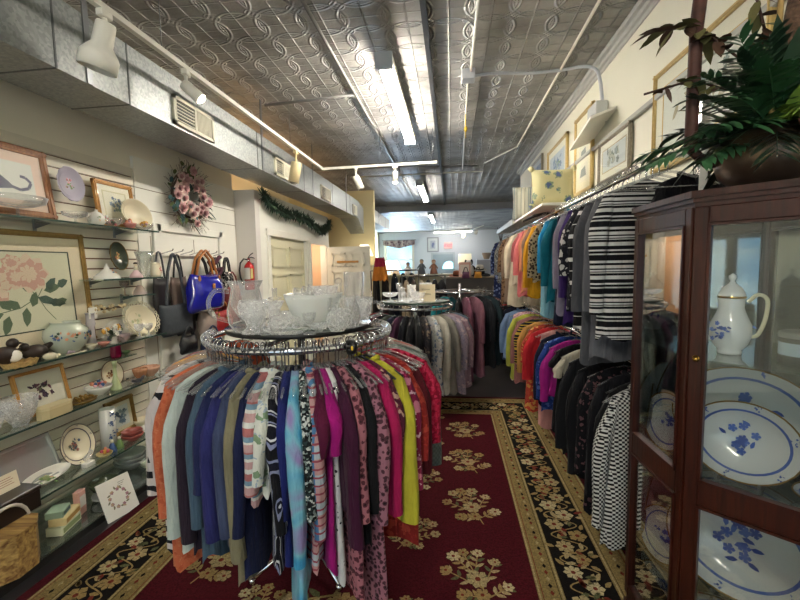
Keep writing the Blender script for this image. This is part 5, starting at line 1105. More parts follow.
up=[
(2.10,'black long-sleeved top nearest the cabinet on the upper wall rail','top',S('0f0f13'),.62,.37,.55,1,0,'clear',.05,0),
(2.22,'black and white uneven striped long cardigan on the upper wall rail','cardigan',F('stripe',('101014','e8e6e2','121218','d8d6d2','0f0f12','ececea'),sc_=1.),.78,.46,.58,0,0,'black',.12,0),
(2.36,'mid grey smooth jacket right behind the striped cardigan','jacket',S('6a6c72'),.92,.44,.58,0,0,'clear',.10,0),
(2.50,'charcoal grey long cardigan second behind the striped cardigan','cardigan',S('55575d'),.98,.44,.6,0,0,'clear',.02,0),
(2.64,'black top with thin white bands on the upper wall rail','top',F('stripe',('121216','15151a','e6e6e2','101014'),sc_=1.2),.80,.43,.5,0,0,'clear',.1,0),
(2.76,'black and white ruffled floral blouse on the upper wall rail','blouse',F('floral',('22222a','d8d4d0','3a3a42')),.70,.43,.4,0,0,'clear',.0,0),
(2.90,'violet purple long-sleeved top on the upper wall rail','top',S('3c2468'),.80,.43,.55,0,0,'clear',.1,0),
(3.04,'silver mauve shiny blouse on the upper wall rail','blouse',S('8a8496'),.76,.43,.5,0,0,'clear',.0,0),
(3.20,'navy sleeveless dress between mauve and teal tops','dress',S('1c2238'),.86,.40,0,0,0,'clear',.08,0),
(3.36,'teal long-sleeved silky blouse on the upper wall rail','blouse',S('0f6f80'),.70,.44,.5,1,1,'clear',.1,0),
(3.52,'bright cyan blue top beside the teal blouse','top',S('1684b4'),.56,.43,.4,0,0,'clear',.0,0),
(3.70,'pale aqua tank hanging beneath the cyan top','tank top',S('86bccb'),.86,.38,0,0,0,'clear',.06,0),
(3.88,'black and tan leopard edged jacket on the upper wall rail','jacket',F('leopard',('b09a78','4a3828','1a1410')),.56,.43,.45,0,0,'clear',.1,0),
(4.06,'mustard yellow cardigan on the upper wall rail','cardigan',S('d99a14'),.72,.45,.55,0,1,'clear',.05,0),
(4.26,'taupe brown blouse with dark collar on the upper wall rail','blouse',S('8a6a58'),.56,.43,.4,1,0,'clear',.0,0),
(4.46,'peach orange blouse on the upper wall rail','blouse',S('d98a68'),.7,.43,.4,0,0,'clear',.1,0),
(4.70,'salmon pink ruffled blouse on the upper wall rail','blouse',S('e0787a'),.76,.44,.45,1,0,'clear',.0,0),
(4.96,'burgundy and rose collar blouse behind the salmon one','blouse',S('b05a5c'),.5,.42,.3,1,0,'clear',.1,0),
(5.22,'cream ruffled blouse with puffed sleeves on the upper wall rail','blouse',S('e6d8bd'),.66,.48,.5,1,1,'clear',.05,0),
(5.50,'ivory long dress behind the cream ruffled blouse','dress',S('d9cbb0'),.95,.44,.45,0,0,'clear',.0,0),
(5.85,'tan brown long cardigan on the upper wall rail','cardigan',S('8d7562'),.95,.43,.5,0,0,'clear',.1,0),
(6.25,'brown leopard patterned dress near the far rail end','dress',F('leopard',('8a6a50','4a3020','2a1c14')),1.0,.43,.45,0,0,'clear',.0,0),
(6.70,'grey tweed jacket near the far rail end','jacket',F('speckle',('6a6c70','9a9c9e','4a4c50')),.7,.44,.5,1,1,'clear',.1,0),
(7.20,'navy blue dotted dress at the far end of the upper rail','dress',F('floral',('1f2c58','7a8ab8','2a3868')),1.05,.46,.5,0,0,'clear',.0,0),
]
on_rail(up,2.06,lambda y:1.12 if y<2.15 else .97-.004*(y-2),'the upper wall rail')
lo=[
(2.06,'black and white checked long blouse at the near end of the lower wall rail','blouse',F('check',('e6e4e0','0d0d10'),sc_=1.7),.78,.38,.6,1,1,'clear',.25,0),
(2.18,'plain black long-sleeved dress behind the checked blouse','dress',S('0d0d10'),.86,.42,.6,0,0,'black',.1,0),
(2.32,'black velvet jacket with silver collar on the lower wall rail','jacket',S('121218'),.78,.44,.6,1,0,'clear',.15,0),
(2.46,'black dress with small rose flowers on the lower wall rail','dress',F('floral',('101014','6a4a4e','16161c'),sc_=1.6),.86,.43,.55,0,0,'clear',.05,0),
(2.62,'black pleated tunic with flared cuffs on the lower wall rail','tunic',S('141418'),.72,.46,.62,0,0,'clear',.15,0),
(2.80,'charcoal black sweater beside the cream tank top','sweater',S('1b1c20'),.68,.44,.56,0,0,'clear',.05,0),
(2.98,'cream beige sleeveless tank top on the lower wall rail','tank top',S('cfc6b0'),.52,.44,.12,0,0,'clear',.1,0),
(3.14,'black sleeveless top behind the cream tank top','tank top',S('101014'),.66,.42,.1,0,0,'clear',.0,0),
(3.30,'bright magenta sweater on the lower wall rail','sweater',S('b0208c'),.44,.44,.4,0,0,'clear',.1,0),
(3.46,'royal blue floral blouse on the lower wall rail','blouse',F('floral',('22428f','5a7ac0','1a2c60')),.62,.43,.45,0,0,'clear',.0,0),
(3.62,'navy black jacket behind the royal blue blouse','jacket',S('161a30'),.62,.43,.5,1,0,'clear',.1,0),
(3.78,'pale pink long skirt hanging on the lower wall rail','skirt',S('d99a94'),.88,.34,0,0,0,'clear',.0,0),
(3.96,'bright red sweater on the lower wall rail','sweater',S('d42a34'),.46,.46,.42,0,0,'clear',.1,0),
(4.14,'red and gold patterned dress beneath the red sweater','dress',F('floral',('c24a34','d9a050','8a2a30')),.86,.42,.3,0,0,'clear',.0,0),
(4.34,'golden tan cardigan on the lower wall rail','cardigan',S('c4904a'),.52,.46,.45,0,0,'clear',.1,0),
(4.54,'black and yellow striped top on the lower wall rail','top',F('stripe',('1a1a1a','c9a83a','222222')),.56,.44,.4,0,0,'clear',.0,0),
(4.76,'dusty rose long blouse on the lower wall rail','blouse',S('a06a68'),.76,.44,.45,0,0,'clear',.1,0),
(4.98,'lime yellow long-sleeved blouse on the lower wall rail','blouse',S('b9bf4c'),.78,.46,.55,0,0,'clear',.0,0),
(5.24,'pale pink checked skirt under the lime blouse','skirt',F('check',('d99aa8','e8c8cc')),.86,.36,0,0,0,'clear',.1,0),
(5.50,'light blue denim shirt on the lower wall rail','shirt',S('7f9cc4'),.66,.48,.5,1,1,'clear',.0,0),
(5.85,'dark navy sweater behind the light blue shirt','sweater',S('1a1e30'),.8,.44,.5,0,0,'clear',.1,0),
(6.20,'black long dress near the far end of the lower rail','dress',S('101014'),.9,.44,.5,0,0,'clear',.0,0),
(6.60,'red and white banded dress near the far end of lower rail','dress',F('stripe',('c83a34','e6ddd0','b83028')),.86,.44,.4,0,0,'clear',.1,0),
(7.00,'cream printed blouse at the far end of the lower rail','blouse',F('floral',('ddd2bd','b08a6a','c0a88a')),.8,.46,.45,0,0,'clear',.0,0),
]
on_rail(lo,1.06,lambda y:.985-.0185*(y-2) if y>2.5 else (.985 if y>2.1 else .91),'the lower wall rail')
rr=random.Random(31)
for y in [2.03+k*.07 for k in range(24)]: hanger('clear',(.97,y+rr.uniform(-.01,.01),2.078),rr.uniform(-.15,.15),'the upper wall rail')
t=thing('long_black_hanger','thick black padded hanger turned sideways on the shelf end','hanger',(1.0,4.6,2.10),-.5); MB().tube([(-.24,0,-.05),(-.12,0,.0),(0,0,.02),(.12,0,-.005),(.24,0,-.05)],[.01,.018,.014,.018,.01],8).build('padded_bar',blackp,t); MB().tube([(0,0,.03),(0,0,.06),(.02,0,.08)],.004).build('hook',chrome,t)
# shelf with cushions
t=thing('wall_shelf','white painted wall shelf over the upper rail carrying two cushions','shelf',(1.09,6.0,2.13)); MB().box(-.24,.245,-1.95,1.7,0,.025,bev=.003).build('shelf_board',white,t)
for y in (-1.8,0,1.5): MB().box(.0,.245,y,y+.02,-.04,0).build('bracket',steel,t)
MB().box(-.26,-.24,-.2,1.7,-.01,.06).build('front_lip',M('lip_grey','a9a69e',.5),t)
def cushion(label,loc,w,h,d,mat,rot,seed=1,tassel=True):
    t=thing('cushion',label,'cushion',loc,rot); vs=[];fs=[];n=12
    for s in (1,-1):
        b=len(vs)
        for i in range(n+1):
            for j in range(n+1):
                u=-1+2*i/n; v=-1+2*j/n; k=1-.07*(1-u*u)*0; e=(1-u**4)*(1-v**4)
                x=u*w/2*(1-.06*(1-v*v)); z=v*h/2*(1-.06*(1-u*u)); vs.append((x,s*-d/2*e**.55,z+h/2))
        for i in range(n):
            for j in range(n): q=b+i*(n+1)+j; f=(q,q+1,q+n+2,q+n+1); fs.append(f if s>0 else f[::-1])
    MB().add(vs,fs).build('cushion_cover',mat,t)
    if tassel:
        for s in (-1,1):
            for v in (0,1): MB().ell((s*w/2*.98,0,h*v+(-.0 if v else .0)),(.03,.02,.03),8,6).build('corner_bow',mat,t)
q=NT('cushion_print'); setb(q.b,.85,sheen=.1); v=q.coord(scale=(1,1,1)); z=q.n('TexVoronoi',Scale=8.,Randomness=.8); q.l(v,z.inputs['Vector']); n2=q.n('TexNoise',Scale=45.,Detail=2.); q.l(v,n2.inputs['Vector'])
d=q.math('ADD',z.outputs['Distance'],q.math('MULTIPLY',q.math('SUBTRACT',n2.outputs['Fac'],.5),.5)); q.l(q.ramp(d,[(0,'5d6a96'),(.20,'8a9a80'),(.31,'d6cd9c')],'CONSTANT'),q.b.inputs['Base Color'])
cushion('pale yellow cushion with blue and green flowers at the shelf end',(1.00,4.25,2.155),.42,.36,.16,q.m,(-.1,0,.08))
cushion('grey and cream striped cushion behind the yellow cushion on shelf',(1.02,5.6,2.155),.44,.44,.14,F('stripe',('c9c6b4','8d9896','dcd6c0','a9aa9c'),sc_=.8,ax=0),(-.05,0,-.3),tassel=False)
# ================================================================ CURIO CABINET
mah=wood('mahogany','3d160b','210b06',.38,2,5,.12); brass=MATS['brass']
A=Vector((.80,1.48,0)); B=Vector((.79,1.88,0)); Ee=Vector((1.29,1.88,0)); D=Vector((1.29,1.04,0))
cab=thing('curio_cabinet','dark mahogany glass display cabinet with angled front at right','cabinet',(1.08,1.55,0)); O=Vector((1.08,1.55,0))
foot=[B,A,D,Ee]
def off(pts,k,c=Vector((1.1,1.6,0))): return [((p-c)*k+c) for p in pts]
def ring2(mb,k,z0,z1): mb.prism([tuple((p-O).xy) for p in off(foot,k)],z0,z1)
m=MB(); ring2(m,1.0,0,.09); ring2(m,1.03,.0,.05); m.build('base',mah,cab)
m=MB(); ring2(m,1.0,.09,.11); m.build('bottom_board',mah,cab)
m=MB(); ring2(m,1.01,1.765,1.785); ring2(m,1.035,1.785,1.80); ring2(m,1.06,1.80,1.822); m.build('cornice',mah,cab)
def side(P,Q,st=.035,name='side_frame',rails=((.09,.14),(.765,.85),(1.715,1.77)),pane=True,mid=None):
    d=(Q-P); L=d.length; an=math.atan2(d.y,d.x); T=Tm(tuple(P-O),rz=an); m=MB(); n=.022
    segs=[(0,st),(L-st,L)]+([(mid-.016,mid+.016)] if mid else [])
    for a,b in segs: m.box(a,b,-n/2,n/2,.09,1.77,T=T,bev=.003)
    for a,b in rails: m.box(st,L-st,-n/2,n/2,a,b,T=T,bev=.003)
    for a,b in ((.14,.765),(.85,1.715)):     # glazing beads
        spans=[(st,(mid-.016) if mid else L-st)]+([(mid+.016,L-st)] if mid else [])
        for x0,x1 in spans:
            for p in ((x0,x1,a,a+.008),(x0,x1,b-.008,b),(x0,x0+.008,a,b),(x1-.008,x1,a,b)): m.box(p[0],p[1],-n/2-.006,n/2,p[2],p[3],T=T)
    o=m.build(name,mah,cab)
    if pane: MB().box(st-.004,L-st+.004,-.0015,.0015,.13,1.72,T=T).build('glass_pane',PANE,o)
    return o
side(B,A); f=side(A,D,.04,'front_door',mid=.335); side(D,Ee,.035); 
MB().box(B.x-O.x,Ee.x-O.x,.315,.325,.1,1.77).build('back_mirror',M('cabinet_mirror','b4b8b6',.06,1.),cab)
T=Tm(tuple(A-O),rz=math.atan2(D.y-A.y,D.x-A.x)); MB().ell((.022,.018,1.27),(.007,.012,.007),8,6,T=T).ell((.022,-.02,1.27),(.009,.012,.009),10,6,T=T).lathe([(.001,0),(.011,0),(.011,.003),(.001,.004)],12,T=T@Tm((.022,-.012,1.27),rx=PI/2)).build('door_knob',brass,f)
sh=[tuple((p-O).xy) for p in off(foot,.93)]
for z in (1.262,.80,.30): MB().prism(sh,z-.006,z).build('glass_shelf',SHELFG,cab)
blue=('2a4a9c','3a5cb0','4a6cc0')
hz=math.atan2(D.y-A.y,D.x-A.x)
bone=M('bone_china','dfe2e4',.12,coat=.6)
plate('large blue and white china platter standing behind a smaller one','platter',(1.10,1.66,.803),.23,.19,hz,-.16,bone,blue,goldc,'china_platter',ring='4a68b4',seed=12,wave=.03)
plate('oval blue and white china platter in front on the upper cabinet glass','platter',(1.03,1.56,.803),.165,.14,hz,-.2,bone,blue,goldc,'china_platter',ring='3f5eae',seed=14,wave=.03)
plate('huge blue and white oval platter in the cabinet below the middle rail','platter',(1.09,1.64,.303),.235,.20,hz,-.14,bone,blue,goldc,'china_platter',ring='4a68b4',seed=17,wave=.02)
plate('gold-rimmed plate standing behind the huge platter by cabinet side','plate',(.90,1.80,.303),.10,.12,hz-.3,-.1,bone,blue,goldc,'china_plate',ring='4a68b4',seed=19,wave=.03)
plate('small plate leaning behind the upper platters near the cabinet corner','plate',(.90,1.80,.803),.10,.12,hz-.4,-.1,bone,blue,goldc,'china_plate',ring='4a68b4',seed=23,wave=.03)
plate('small blue and white saucer lying at the right of the upper platters','saucer',(1.14,1.36,.806),.08,.08,hz,-PI/2*.96,bone,blue,goldc,'china_saucer',ring='4a68b4',seed=29)
for x,y,z,lb in ((1.03,1.555,.803,'clear plate stand under the smaller upper platter'),(1.08,1.63,.303,'clear plate stand under the huge lower platter')):
    t=thing('plate_stand',lb,'plate stand',(x,y,z),hz); m=MB(); [m.tube([(s*.06,.06,.0),(s*.06,-.07,.004),(s*.06,-.085,.035)],.005,6) for s in (-1,1)]; m.build('easel_legs',clearp,t)
def potx(t):
    MB().tube(curve([(.052,0,.045),(.085,0,.075),(.095,0,.13),(.115,0,.185)],3),[.016,.015,.014,.012,.011,.010,.009,.008,.007,.007],8).build('spout',bone,t)
    MB().tube(curve([(-.045,0,.185),(-.07,0,.212),(-.095,0,.195),(-.092,0,.13),(-.075,0,.075),(-.055,0,.065)]),.0065,8).build('pot_handle',M('white_gold_handle','d8cfae',.2,coat=.4),t)
    MB().lathe([(.04,.205),(.038,.215),(.028,.235),(.01,.25),(.006,.258),(.012,.268),(.012,.276),(.001,.285)],20).build('pot_lid',bone,t)
    MB().lathe([(.0405,.198),(.0425,.202),(.0405,.206)],24).build('gold_band',brass,t)
    m=MB()
    for a in (-1.9,-.4,1.2): c=(.0625*math.cos(a),.0625*math.sin(a),.085); sprig(m,c,(math.cos(a),math.sin(a),0),(-math.sin(a),math.cos(a),0),(0,0,1),.034,int(a*10),0,16)
    for a in (-2.2,-1.3,-.2): c=(.041*math.cos(a),.041*math.sin(a),.17); sprig(m,c,(math.cos(a),math.sin(a),0),(-math.sin(a),math.cos(a),0),(0,0,1),.014,int(a*9),0,6)
    m.build('painted_flowers',[M('deco_'+c,c,.3) for c in blue],t)
vessel('blue and white china coffee pot with lid on the cabinet glass shelf','coffee pot',(.985,1.58,1.263),[(.001,.004),(.035,0),(.037,.008),(.034,.014),(.052,.035),(.062,.07),(.06,.105),(.045,.14),(.037,.165),(.038,.19),(.041,.205),(.036,.205),(.001,.03)],bone,'coffee_pot',rz=hz+PI,n=28,extra=potx)
def lidx(t): MB().lathe([(.062,.085),(.062,.1),(.05,.105),(.001,.108)],24).build('tin_lid',M('tin_lid_grey','a5a49a',.4,.4),t); MB().lathe([(.0605,.03),(.0605,.07)],24).build('paper_band',M('pale_blue_band','aebfc8',.6),t)
vessel('grey round tin box with pale band right of the coffee pot','tin',(1.10,1.42,1.263),[(.001,0),(.06,0),(.06,.085),(.001,.085)],M('tin_grey','74736a',.5,.2),'round_tin',extra=lidx)
bask('small tan woven basket at the far right of the cabinet shelf',(1.19,1.33,1.263),.11,.10,.07,M('tan_weave','9c8a68',.8,var=.3,scale=70,bump=.4))
# ================================================================ PLANT ON THE CABINET
pl=thing('potted_arrangement','artificial greenery arrangement in a bronze bowl on top of cabinet','potted plant',(1.04,1.50,1.823))
MB().lathe([(.001,0),(.08,0),(.10,.006),(.145,.05),(.163,.10),(.158,.145),(.135,.172),(.128,.178),(.13,.17),(.14,.14),(.08,.12),(.001,.12)],36).build('bronze_bowl',M('aged_bronze','6a5a4c',.3,.75,.3,6),pl)
MB().ell((0,0,.14),(.13,.13,.03)).build('moss',M('moss_brown','2e2a1a',.95,bump=.8,scale=60),pl)
rr=random.Random(18)
greens=[M('leaf_dark','263c2a',.35),M('leaf_mid','3c6440',.35),M('leaf_light','7a9440',.4),M('leaf_olive','45502c',.5)]
def frond(base,d,L,n,ll,mi,droop=.5):
    m=MB(); p0=Vector(base); d=Vector(d).normalized(); pts=[p0+d*L*t+Vector((0,0,-droop*L*t*t)) for t in [k/10 for k in range(11)]]
    m.tube(pts,[.0035-.0025*k/10 for k in range(11)],5,mi); a=d.cross(Vector((0,0,1))).normalized()
    for k in range(n):
        t=.2+.8*k/n; f=t*10; i=min(9,int(f)); p=pts[i].lerp(pts[i+1],f-i); tan=(pts[i+1]-pts[i]).normalized()
        for s in (-1,1): m.leaf(p,a*s*1.0+tan*.9+Vector((0,0,rr.uniform(-.3,.4))),ll*(1-.5*abs(t-.5)),.017,mi,droop=.25)
    m.build('palm_frond',greens,pl)
for (x,y,z,L,mi,dr) in ((-.95,-.1,.15,.42,1,.35),(-.9,-.5,.45,.34,1,.4),(-.8,.1,.85,.36,0,.3),(-.5,-.6,.9,.36,1,.35),(-.3,-.2,1.2,.36,1,.2),(-.6,-.9,.25,.3,0,.6),(.2,-.8,.5,.34,1,.5),(.3,.2,1.1,.36,0,.3),(-.1,.5,1.1,.4,0,.2),(-.25,-1,.7,.30,2,.5),(-1,.3,.35,.40,1,.35),(-1,-.25,.5,.33,1,.45),(-.7,-.7,.5,.3,1,.5),(-.6,-.3,.9,.33,0,.3),(-.4,-.8,1.1,.34,1,.3),(-.8,.4,.6,.36,0,.4),(.3,-.6,1.2,.34,1,.3),(-.45,.0,1.3,.38,1,.25),(-.95,-.3,.0,.28,1,.3),(-.45,-.2,1.0,.42,1,.2),(-.6,-.05,.8,.40,1,.3),(-.35,-.35,1.2,.38,0,.2),(-.6,-.35,.6,.36,1,.4),(-.42,-.3,.8,.30,1,.25),(-.5,-.1,1.15,.36,0,.25)):
    frond((0,0,.16),(x,y,z),L,17,.09,mi,dr)
for k in range(60):
    a=rr.uniform(-1.,3.5) if k%3 else rr.uniform(2.5,3.5); m=MB(); el=rr.uniform(.15,1.5); m.leaf((.04*math.cos(a),.04*math.sin(a),.15),(math.cos(a),math.sin(a),el),rr.uniform(.2,.38),rr.uniform(.025,.05),0,droop=rr.uniform(.3,1.1)*(1.3-el*.6),k=7); m.build('strap_leaf',greens[(0,0,1,3)[k%4]],pl)
for (d,L,W,mi) in (((-.15,-.4,1),.42,.07,0),((-.05,-.7,.8),.30,.075,2),((.25,-.3,1.3),.44,.06,3),((-.3,-.3,1.5),.46,.05,0),((.35,-.4,.8),.36,.07,0),((.1,-.8,.5),.26,.07,2)):
    MB().leaf((0,-.02,.16),d,L,W,0,droop=.25,k=8).build('broad_leaf',greens[mi],pl)
def branch(pts,name,mat,r=.004,leafm=None,nl=0,L=.05,W=.03):
    MB().tube(pts,r,6).build(name,mat,pl)
    if nl:
        m=MB()
        for k in range(nl):
            f=rr.uniform(.45,1)*(len(pts)-1.001); i=int(f); p=Vector(pts[i]).lerp(Vector(pts[i+1]),f-i); m.leaf(p,(rr.uniform(-1,1),rr.uniform(-1,1),rr.uniform(-.9,.5)),L*rr.uniform(.7,1.3),W,k%2,droop=.3)
        m.build('dried_leaves',leafm,pl)
dry=[M('dried_brown','4e3423',.8),M('dried_olive','5f5a32',.8)]; stm=M('brown_stem','40291d',.7)
branch([(0,0,.15),(-.12,-.02,.30),(-.24,.03,.37),(-.36,.1,.36)],'dried_branch',stm,.004,dry,14,.045,.028)
branch([(0,0,.15),(-.10,.0,.4),(-.22,.05,.55),(-.34,.08,.56)],'dried_branch',stm,.004,dry,26,.07,.035)
branch([(0,0,.15),(-.02,.0,.4),(-.10,-.02,.62)],'dried_branch',stm,.004,dry,16,.06,.03)
MB().tube([(-.06,.02,.10),(-.18,.04,.10),(-.226,.05,.15),(-.222,.05,.55),(-.18,.05,1.0)],[.016,.018,.02,.021,.022],8).build('bare_wood_branch',M('bark_red_brown','43231a',.7,var=.3,scale=30),pl)
for a,b in ((.06,-.1),(.12,-.06),(.2,-.02),(.0,-.04)): MB().tube([(a*.3,b*.3,.15),(a,b,.42),(a*1.3,b*1.3,.5),(a*1.5,b*1.3,.62)],[.005,.010,.028,.012],8).build('dried_plume',M('plume_brown','5a4334',.95,var=.4,scale=90,bump=.8),pl)
MB().tube([(-.05,-.05,.15),(-.045,-.06,.65)],.008,8).build('cane',M('cane_tan','a08452',.5),pl)
MB().lathe([(.001,0),(.03,.01),(.055,.05),(.05,.052),(.025,.02),(.001,.012)],20,0,Tm((.01,-.165,.115),rx=1.15,rz=-.35,s=1.25),wob=lambda a,t:1+.12*math.sin(3*a)).build('dried_gourd_cup',M('red_brown_husk','5a2c20',.8,var=.3,scale=40),pl)
# ================================================================ SECOND ROUND RACK
C2=(-.42,4.72); R2=.42; Z2=1.12
GT=glassy('table_glass',(.85,.93,.9),.15,.7,.15)
round_rack('second round clothes rack with glassware at the far rug edge',C2[0],C2[1],R2,Z2-.013,.40,1.19,(GT,'round clear glass tabletop on the second round rack'),M('glass_edge','33473f',.2))
r2=[(-172,'crimson red blouse at the left of second round rack','blouse',S('8a1c2c'),.5,.4,.3),(-160,'teal and beige plaid jacket at far left of second rack','jacket',F('plaid',('7a8a84','a8a08c','4a5a5c')),.6,.4,.4),(-148,'wine coloured cardigan at left of second round rack','cardigan',S('5a2030'),.7,.4,.5),(-137,'black blouse left of the sage jacket on second rack','blouse',S('17171c'),.72,.4,.5),(-127,'dark sage jacket between black clothes on second rack','jacket',S('4a5048'),.7,.4,.5),(-117,'midnight blue tunic on second round rack','tunic',S('1a1e34'),.75,.4,.5),(-108,'plum striped top on second round rack','top',S('4a2440'),.7,.4,.5),(-99,'navy black long jacket on second round rack','jacket',S('14161f'),.85,.44,.55),(-90,'black long coat at the centre of second round rack','coat',S('101116'),.9,.46,.6),(-81,'second black coat with olive lining on second rack','coat',S('1a1c20'),.88,.44,.55),(-72,'dark tapestry floral dress on second round rack','dress',F('floral',('33323a','8a7a6a','5a4a4c')),.85,.4,.4),(-62,'white blouse with grey-blue flowers on second rack','blouse',F('floral',('cfd0cc','7a8aa0','a8a89c')),.82,.42,.5),(-52,'ivory long cardigan on second round rack','cardigan',S('cfcabb'),.8,.42,.55),(-42,'stone grey blouse right of the ivory cardigan','blouse',S('9a958a'),.82,.42,.5),(-31,'pale mauve printed dress on second round rack','dress',F('floral',('a89aa8','c8b0b4','8a8098')),.84,.44,.5),(-19,'dusty lilac lace blouse at right of second rack','blouse',F('floral',('a08490','c4a8a8','8a6a78')),.8,.46,.5),(-6,'steel blue sweater at right end of second rack','sweater',S('5a6c7c'),.6,.42,.5),(12,'black folded jacket at right back of second rack','jacket',S('15161a'),.6,.42,.5)]
for i,(a,lb,cat,mt,L,W,SL) in enumerate(r2):
    q=math.radians(a); p=(C2[0]+R2*math.cos(q),C2[1]+R2*math.sin(q),Z2+.018); garment(lb,cat,p,q,mt,L,W,SL,.07,.03,i+100); hanger('clear',p,q,'the second round rack',holds=lb)
zt=1.191
def g2(label,cat,x,y,prof,mat=GL,name=None,n=20,**k): return vessel(label,cat,(C2[0]+x,C2[1]+y,zt),prof,mat,name or cat.replace(' ','_'),n,**k)
g2('fluted glass sundae bowl at the left of second rack top','bowl',-.27,-.12,stemp(.09,.10,.5),GLC,wob=lambda a,t:1+.06*math.sin(a*8)*t)
g2('tall glass jar with lid on second rack top','jar',-.13,-.16,[(.001,0),(.04,0),(.045,.1),(.03,.12),(.035,.15),(.001,.17)],GLC)
g2('cut glass pitcher at the middle of second rack top','pitcher',-.03,-.08,[(.001,0),(.05,0),(.06,.08),(.045,.14),(.055,.18),(.05,.18),(.001,.01)],GLC)
g2('wide cut crystal bowl in the middle of second rack top','bowl',.05,-.18,bowlp(.09,.11),GLC)
g2('small round crystal dish at the front edge of second rack top','dish',-.06,-.30,bowlp(.06,.05),GLC)
g2('low crystal ashtray beside the round dish on second rack top','dish',.08,-.31,bowlp(.05,.035),GLC)
g2('slim clear glass flute on second rack top','glass',-.19,.02,stemp(.03,.2,.9),GL)
g2('large fluted crystal vase left of the handwritten sign','vase',.13,-.02,[(.001,0),(.05,0),(.05,.08),(.075,.2),(.07,.2),(.001,.01)],GLC)
t=thing('handwritten_sign','cream card sign with handwriting standing on the second rack top','sign',(C2[0]+.155,C2[1]-.20,zt),(-.12,0,-.05)); MB().box(-.088,.088,-.003,.003,0,.19).build('card_sheet',M('card_sand','d9caa8',.8),t)
m=MB()
def scrawl(x0,x1,z,amp,f,ph_):
    pts=[(x0+(x1-x0)*k/24,-.0045,z+amp*math.sin(k*f+ph_)*(1+.5*math.sin(k*1.7))) for k in range(25)]
    m.tube(pts,.0016,4)
scrawl(-.06,.03,.135,.008,1.6,0); scrawl(-.05,.04,.085,.009,1.5,1); m.tube([(-.06,-.0045,.15),(-.055,-.0045,.12)],.0016,4).tube([(-.05,-.0045,.1),(-.045,-.0045,.07)],.0016,4); m.build('handwriting',M('pencil_ink','6a6458',.8),t)
# third and fourth racks farther back
C3=(.12,5.95); R3=.36; Z3=1.22
def small_rack(name,lab,c,R_,z):
    t=thing('round_rack',lab,'clothes rack',(c[0],c[1],0)); MB().tube([(R_*math.cos(a*PI/20),R_*math.sin(a*PI/20),z-.013) for a in range(40)],.014,8,closed=True).build('hanging_ring',chrome,t); MB().tube([(0,0,0),(0,0,z+.1)],.02).build('centre_post',chrome,t)
    for k in range(4): a=PI/2*k; MB().tube([(0,0,.1),(R_*.9*math.cos(a),R_*.9*math.sin(a),.02)],.012).build('foot',chrome,t); MB().tube([(0,0,z-.013),(R_*math.cos(a),R_*math.sin(a),z-.013)],.009).build('spoke',chrome,t)
small_rack('r','third chrome round rack behind the second one with teal clothes',C3,R3,Z3)
r3=[(-165,'black sweater at the left of third round rack','sweater',S('15161c'),.7),(-128,'turquoise long blouse at left of third round rack','blouse',S('1e8a94'),.95),(-112,'deep teal cardigan right of the turquoise blouse','cardigan',S('176a74'),1.0),(-94,'black jacket on the third round rack','jacket',S('121318'),.95),(-77,'mauve long dress reaching low on third rack','dress',S('7c4a5c'),1.12),(-60,'dusty rose satin robe beside the mauve dress','robe',S('8a5a68'),1.05),(-42,'charcoal coat on the third round rack','coat',S('1c1f24'),.95),(-22,'dark green teal coat at right of third rack','coat',S('22343a'),.95),(0,'black printed blouse at right end of third rack','blouse',F('floral',('1a1a20','8a5a60','4a4a5a')),.7),(40,'grey striped blouse behind the third rack','blouse',S('6a6e72'),.6)]
for i,(a,lb,cat,mt,L) in enumerate(r3):
    q=math.radians(a); p=(C3[0]+R3*math.cos(q),C3[1]+R3*math.sin(q),Z3+.018); garment(lb,cat,p,q,mt,L,.44,.52,.08,.04,i+130); hanger('clear',p,q,'the third round rack',holds=lb)
C4=(.78,7.7); small_rack('r','fourth round rack far back on the right side of the aisle',C4,.34,1.08)
r4=[(-160,'grey green long shirt at left of fourth rack','shirt',S('8a968a'),.85),(-130,'pale sage jacket at front of fourth rack','jacket',S('9aa398'),.85),(-105,'slate grey cardigan on fourth rack','cardigan',S('5f6a6a'),.8),(-80,'red and black blouse on fourth rack','blouse',S('8a2c2c'),.7),(-55,'tan blouse on the fourth rack','blouse',S('9a8468'),.7),(-20,'dark navy coat on fourth rack','coat',S('1a1e2c'),.8),(180,'black long coat on far side of fourth rack','coat',S('16171c'),.85)]
for i,(a,lb,cat,mt,L) in enumerate(r4):
    q=math.radians(a); p=(C4[0]+.34*math.cos(q),C4[1]+.34*math.sin(q),1.098); garment(lb,cat,p,q,mt,L,.44,.5,.09,.04,i+150); hanger('clear',p,q,'the fourth round rack',holds=lb)
t=thing('straight_rack','straight chrome rack of mixed clothes behind the handwritten sign','clothes rack',(-.45,6.7,0)); MB().tube([(-.35,0,1.42),(.35,0,1.42)],.014).build('hanging_rail',chrome,t)
for x in (-.35,.35): MB().tube([(x,0,0),(x,0,1.42)],.014).build('upright',chrome,t); MB().tube([(x,-.25,.02),(x,.25,.02)],.014).build('foot',chrome,t)
for i,(x,lb,cat,mt,L) in enumerate(((-.28,'beige printed blouse at left of the straight rear rack','blouse',F('floral',('a8967c','c9bca8','6a5a4a')),.6),(-.16,'grey brown cardigan on the straight rear rack','cardigan',S('6a6058'),.7),(-.04,'ivory blouse on the straight rear rack','blouse',S('bdb4a0'),.6),(.08,'navy black blazer on the straight rear rack','blazer',S('161824'),.7),(.19,'black knit coat on the straight rear rack','coat',S('131316'),.8),(.30,'black velvet blazer at right of the straight rear rack','blazer',S('1a181c'),.7))):
    garment(lb,cat,(-.45+x,6.7,1.438),PI/2+.25,mt,L,.44,.5,.08,.04,i+190); hanger('clear',(-.45+x,6.7,1.438),PI/2+.25,'the straight rear rack',holds=lb)
